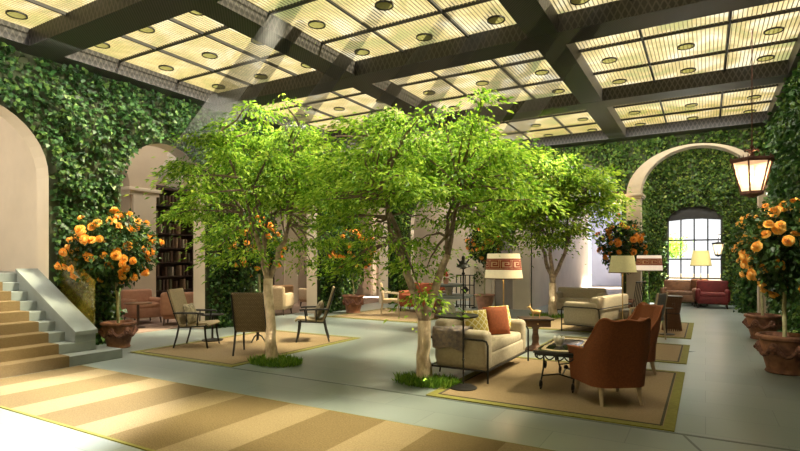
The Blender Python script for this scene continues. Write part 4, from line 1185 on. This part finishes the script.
# black spindle chair
t = thing('spindle_chair', 'tall black spindle back chair beside the plain shaded lamp', 'chair', (-1.55, 13.1, .012), math.radians(70))
mb = MB(); mb.box((0,0,.43), (.46,.44,.05), bev=.015); mb.build('seat', M['grey_fabric'], t)
for k in range(6):
    x = -.19+.076*k; mb = MB(); mb.tube([(x,-.20,.45),(x*1.05,-.30,1.08)], .010, 6); mb.build('spindle', M['black_iron'], t)
mb = MB(); mb.tube([(-.22,-.31,1.09),(.22,-.31,1.09)], .018, 8); mb.build('top_rail', M['black_iron'], t)
for sx in (-1, 1):
    for sy in (-1, 1):
        mb = MB(); mb.tube([(sx*.2,sy*.19,.42),(sx*.22,sy*.22,0)], [.018,.013], 8); mb.build('leg', M['black_iron'], t)
# alcove seating
tub_chair('deep red sofa in the alcove below the window', (.20, 20.40, 0), math.radians(180), M['red_fabric'], 1.0, 'red_sofa', None, 1.0)
tub_chair('brown leather sofa left of the red sofa below the window', (-.80, 20.95, 0), math.radians(175), M['brown_leather'], 1.15, 'leather_sofa', None, .95)
t = tub_chair('brown armchair back showing against the window', (-.18, 21.45, 0), math.radians(0), M['brown_leather'], .62, 'brown_armchair', None, 1.08)
# iron screen at the back
t = thing('iron_screen', 'black iron lattice screen standing by the back wall', 'screen', (-6.98, 16.35, 0))
mb = MB()
for x in (-.32,-.16,0,.16,.32): mb.box((x,0,.55), (.03,.03,1.1))
for z in (.08,.42,.76,1.09): mb.box((0,0,z), (.67,.03,.03))
mb.box((0,0,.6), (.2,.02,.2), rotm(0,PI/4,0)); mb.build('lattice', M['black_iron'], t, smooth=False)
for s_ in (-1, 1):
    mb = MB(); mb.box((s_*.32,0,.02), (.05,.3,.04)); mb.build('foot', M['black_iron'], t, smooth=False)

# ------------------------------------------------------------------ lanterns
def lantern(label, loc, R, H, chain, metal='rust_iron', power=25, crown=True, bracket=None):
    """loc = bottom centre; tapered six sided glass body wider at the top"""
    t = thing('hanging_lantern', label, 'lantern', loc, .3, 'lit tapered lanterns')
    n = 6; rb, rt = R*.55, R
    mt = M[metal]
    mb = MB(); mb.lathe([(0,-.10*H),(.12*R,-.09*H),(rb*.8,-.03*H),(rb*1.08,0),(rb*1.08,.08*H),(0,.08*H)], n); mb.build('base', mt, t, angle=20)
    mb = MB()
    for k in range(n):
        a = 2*PI*k/n; c_, s_ = math.cos(a), math.sin(a)
        mb.tube([(rb*c_,rb*s_,.06*H),(rt*c_,rt*s_,.90*H)], .013*R/.3+.002, 6)
    mb.build('ribs', mt, t)
    mb = MB(); mb.lathe([(rb*.97,.07*H),(rt*.97,.90*H)], n)
    mb.f = [q for q in mb.f if len(q) == 4]
    mb.build('glass', M['lantern_glass'], t, smooth=False)
    mb = MB(); mb.lathe([(rt*1.05,.88*H),(rt*1.14,.93*H),(rt*1.12,.99*H),(rt*1.02,1.0*H),(rt*.98,.92*H),(rt*1.05,.88*H)], n)
    if crown:
        for k in range(24):
            a = 2*PI*k/24; q = rt*1.05*(math.cos(PI/n)/math.cos((a % (2*PI/n))-PI/n))
            mb.tube([(q*math.cos(a),q*math.sin(a),.97*H),(q*1.05*math.cos(a),q*1.05*math.sin(a),1.07*H)], [.014*R/.3,.004], 5)
    mb.build('gallery', mt, t, angle=25)
    mb = MB(); mb.lathe([(rt*.10,1.02*H),(rt*.13,1.08*H),(rt*.07,1.14*H),(rt*.05,1.3*H),(.012,1.5*H)], n)
    for k in range(3):
        a = 2*PI*k/n; mb.tube([(rt*math.cos(a),rt*math.sin(a),.95*H),(0,0,1.05*H),(-rt*math.cos(a),-rt*math.sin(a),.95*H)], .010*R/.3+.004, 6)
    mb.ball((0,0,1.34*H), .10*R, 6); mb.ball((0,0,1.5*H), .06*R, 6)
    for k in range(4):
        a = k*PI/2; mb.tube([(0,0,1.22*H),(.28*R*math.cos(a),.28*R*math.sin(a),1.27*H),(.36*R*math.cos(a),.36*R*math.sin(a),1.20*H)], .018*R/.3, 5)
    mb.build('roof', mt, t, angle=25)
    mb = MB(); mb.ball((0,0,.45*H), (.10*R,.10*R,.15*R), 6); mb.build('bulb', M['bulb'], t)
    mb = MB()
    if bracket:
        mb.tube([(0,0,1.5*H),(0,0,1.62*H),tuple(x*.5 for x in bracket[:2])+(1.75*H,),(bracket[0],bracket[1],1.62*H)], .012, 6); mb.build('bracket', mt, t)
    else:
        mb.tube([(0,0,1.5*H),(0,0,chain-loc[2])], .008, 6); mb.build('chain', mt, t)
    l = bpy.data.lights.new('lantern_light', 'POINT'); l.energy = power; l.color = (1,.72,.38); l.shadow_soft_size = .06
    lo = bpy.data.objects.new('lantern_light', l); COL.objects.link(lo); lo.parent = t; lo.location = (0,0,.62*H)
    return t
lantern('large rust iron lantern hanging in front of the alcove arch', (.61, 9.6, 2.60), .27, .54, 5.12, power=26)
lantern('rust iron lantern on the back wall left of the alcove arch', (-2.30, 16.35, 3.02), .27, .55, 5.12, power=12, bracket=(.0,.4))
lantern('small dark lantern glowing in front of the window', (.36, 20.2, 1.75), .17, .42, 5.2, metal='black_iron', power=8, crown=False, bracket=(1.3,.1))

# ------------------------------------------------------------------ light
w = bpy.data.worlds.new('World'); SC.world = w; w.use_nodes = True
nt = w.node_tree; bg = nt.nodes['Background']
bg.inputs['Color'].default_value = (.93,.96,1,1); bg.inputs['Strength'].default_value = .85
LAY.inputs['Emission Strength'].default_value = .60

def area(name, loc, size, energy, color=(1,.9,.75), rot=(0,0,0), sy=None):
    l = bpy.data.lights.new(name, 'AREA'); l.energy = energy; l.color = color; l.size = size
    if sy: l.shape = 'RECTANGLE'; l.size_y = sy
    o = bpy.data.objects.new(name, l); COL.objects.link(o); o.location = loc; o.rotation_euler = rot; return o
def spot(name, loc, target, energy, ang, color=(1,.93,.72), blend=.6, size=.12):
    l = bpy.data.lights.new(name, 'SPOT'); l.energy = energy; l.color = color; l.spot_size = math.radians(ang); l.spot_blend = blend; l.shadow_soft_size = size
    o = bpy.data.objects.new(name, l); COL.objects.link(o); o.location = loc
    o.rotation_euler = (Vector(target)-Vector(loc)).to_track_quat('-Z', 'Y').to_euler(); return o
SUN = (-.62,-.36,-1)
sl = bpy.data.lights.new('sun', 'SUN'); sl.energy = 58; sl.angle = math.radians(9); sl.color = (1,.96,.86)
so = bpy.data.objects.new('sun', sl); COL.objects.link(so); so.rotation_euler = Vector(SUN).to_track_quat('-Z','Y').to_euler()
# area lights added to brighten the side rooms, no lamps modelled
area('lounge_light', (-11.8, 10.0, 5.15), 1.5, 95, (1,.90,.74), sy=8)
area('library_light', (-14.6, 13.0, 5.15), .8, 45, (1,.86,.68), sy=8)
area('stair_light', (-12.3, 1.3, 3.6), 1.5, 80, (1,.92,.78), rot=(PI/2,0,0))  # added out of view to lighten the stair hall side wall
area('hall_light', (-8, 18.1, 4.95), 1.2, 50, (1,.88,.75))
area('corridor_light', (-3.5, 22.5, 4.85), 1.0, 40, (.85,.88,1), sy=6)
area('alcove_light', (-.2, 19.4, 5.98), 1.0, 170, (1,.92,.75))
def fill_strip(name, a, b_, aim, energy, color=(1,.95,.82)):
    a, b_ = Vector(a), Vector(b_); mid = (a+b_)/2; L_ = (b_-a).length
    l = bpy.data.lights.new(name, 'AREA'); l.shape = 'RECTANGLE'; l.size = L_; l.size_y = .12; l.energy = energy; l.color = color
    o = bpy.data.objects.new(name, l); COL.objects.link(o)
    z = -(Vector(aim)-mid).normalized(); x = (b_-a).normalized(); y = z.cross(x)
    o.matrix_world = Matrix((( x.x,y.x,z.x,mid.x),(x.y,y.y,z.y,mid.y),(x.z,y.z,z.z,mid.z),(0,0,0,1)))
# added strip lights brightening the ivy walls, no fittings there
fill_strip('wall_fill', (XL+1.1,-1,5.08), (XL+1.1,15.8,5.08), (XL,7.4,2.4), 260)
fill_strip('wall_fill', (XL+.6,YB-1.2,5.08), (XR-.6,YB-1.2,5.08), (-4.2,YB,2.6), 130)
fill_strip('wall_fill', (XR-1.0,4,5.08), (XR-1.0,15.8,5.08), (XR,9.9,2.4), 50)
# added spots brightening trees, stairs, roses, seats and near floor, no fixtures
spot('tree_fill', (-5.4, 5.6, 5.33), (-6.0, 6.2, 2.5), 420, 60)
spot('tree_fill', (-2.9, 5.6, 5.33), (-3.3, 6.3, 2.3), 420, 62)
spot('tree_fill', (-3.4, 14.0, 5.33), (-3.7, 15.0, 3.0), 420, 80)
spot('floor_fill', (-4.2, 1.3, 5.33), (-6.3, 2.2, 0), 4600, 44, (1,.96,.88))  # stands in for the sunlit patch on the near floor
spot('stair_fill', (-7.6, 4.0, 5.33), (-9.0, 3.8, .5), 150, 55)
spot('rose_fill', (-1.6, 6.2, 5.33), (1.0, 9.3, 1.8), 900, 26)
spot('rose_fill', (-1.5, 10.2, 5.33), (1.0, 12.9, 1.9), 420, 28)
spot('rose_fill', (-7.6, 5.0, 5.33), (-9.3, 5.7, 1.9), 300, 34)
spot('seat_fill', (-1.6, 5.4, 5.33), (-1.9, 7.0, .5), 160, 46)
# small uplights in the grass
for x, y in ((-5.70, 5.85), (-3.05, 5.85), (-3.6, 14.6)):
    spot('trunk_uplight', (x, y, .04), (x-.13, y+.26, .9), 20, 52, (1,.85,.58), size=.004)

# ------------------------------------------------------------------ light shafts shaped as tubes of denser haze
def hazemat(name, dens, fade=None):
    vm = bpy.data.materials.new(name); vm.use_nodes = True; nt = vm.node_tree; nt.nodes.clear()
    out = nt.nodes.new('ShaderNodeOutputMaterial'); v = nt.nodes.new('ShaderNodeVolumeScatter')
    v.inputs['Density'].default_value = dens; v.inputs['Anisotropy'].default_value = .2; v.inputs['Color'].default_value = (1,.97,.88,1)
    if fade:
        tc = nt.nodes.new('ShaderNodeTexCoord'); sp = nt.nodes.new('ShaderNodeSeparateXYZ'); nt.links.new(tc.outputs['Object'], sp.inputs[0])
        mr = nt.nodes.new('ShaderNodeMapRange'); mr.inputs['From Min'].default_value = fade[0]; mr.inputs['From Max'].default_value = fade[1]
        mr.inputs['To Min'].default_value = 0; mr.inputs['To Max'].default_value = dens; nt.links.new(sp.outputs['Z'], mr.inputs['Value'])
        nt.links.new(mr.outputs[0], v.inputs['Density'])
    nt.links.new(v.outputs[0], out.inputs['Volume']); return vm
hb = MB()
for (x, y, r, L_) in [(-4.75, 5.6, .10, 2.7), (-5.25, 5.75, .06, 2.3), (-3.9, 6.4, .08, 2.7), (-3.2, 7.1, .07, 2.6), (-2.75, 7.6, .09, 2.5), (-1.6, 7.6, .16, 2.2), (-1.2, 8.1, .10, 2.2), (-5.5, 6.4, .07, 2.4)]:
    d = Vector(SUN); a = Vector((x, y, 5.36)); hb.tube([a, a+d*L_], [r, r*1.7], 10)
tag(hb.build('light_shaft', hazemat('shaft_haze', .085, (2.9, 5.3)), smooth=False), 'pale slanting tubes of denser haze shaped as light shafts below the glass ceiling', 'haze', kind='stuff')
# ------------------------------------------------------------------ camera
cam = bpy.data.cameras.new('camera'); co = bpy.data.objects.new('camera', cam); COL.objects.link(co)
co.location = (0,0,1.6); co.rotation_euler = (PI/2, 0, math.radians(30.2))
cam.sensor_width = 36; cam.lens = 36*525/800
cam.shift_y = (260-225.5)/800
cam.clip_start = .05; cam.clip_end = 200
SC.camera = co
SC.view_settings.view_transform = 'Standard'; SC.view_settings.look = 'None'
SC.view_settings.gamma = 1; SC.view_settings.exposure = .7; SC.view_settings.use_curve_mapping = False
SC.cycles.max_bounces = 8; SC.cycles.transparent_max_bounces = 16; SC.cycles.diffuse_bounces = 4
SC.cycles.use_denoising = True; SC.cycles.sample_clamp_indirect = 6
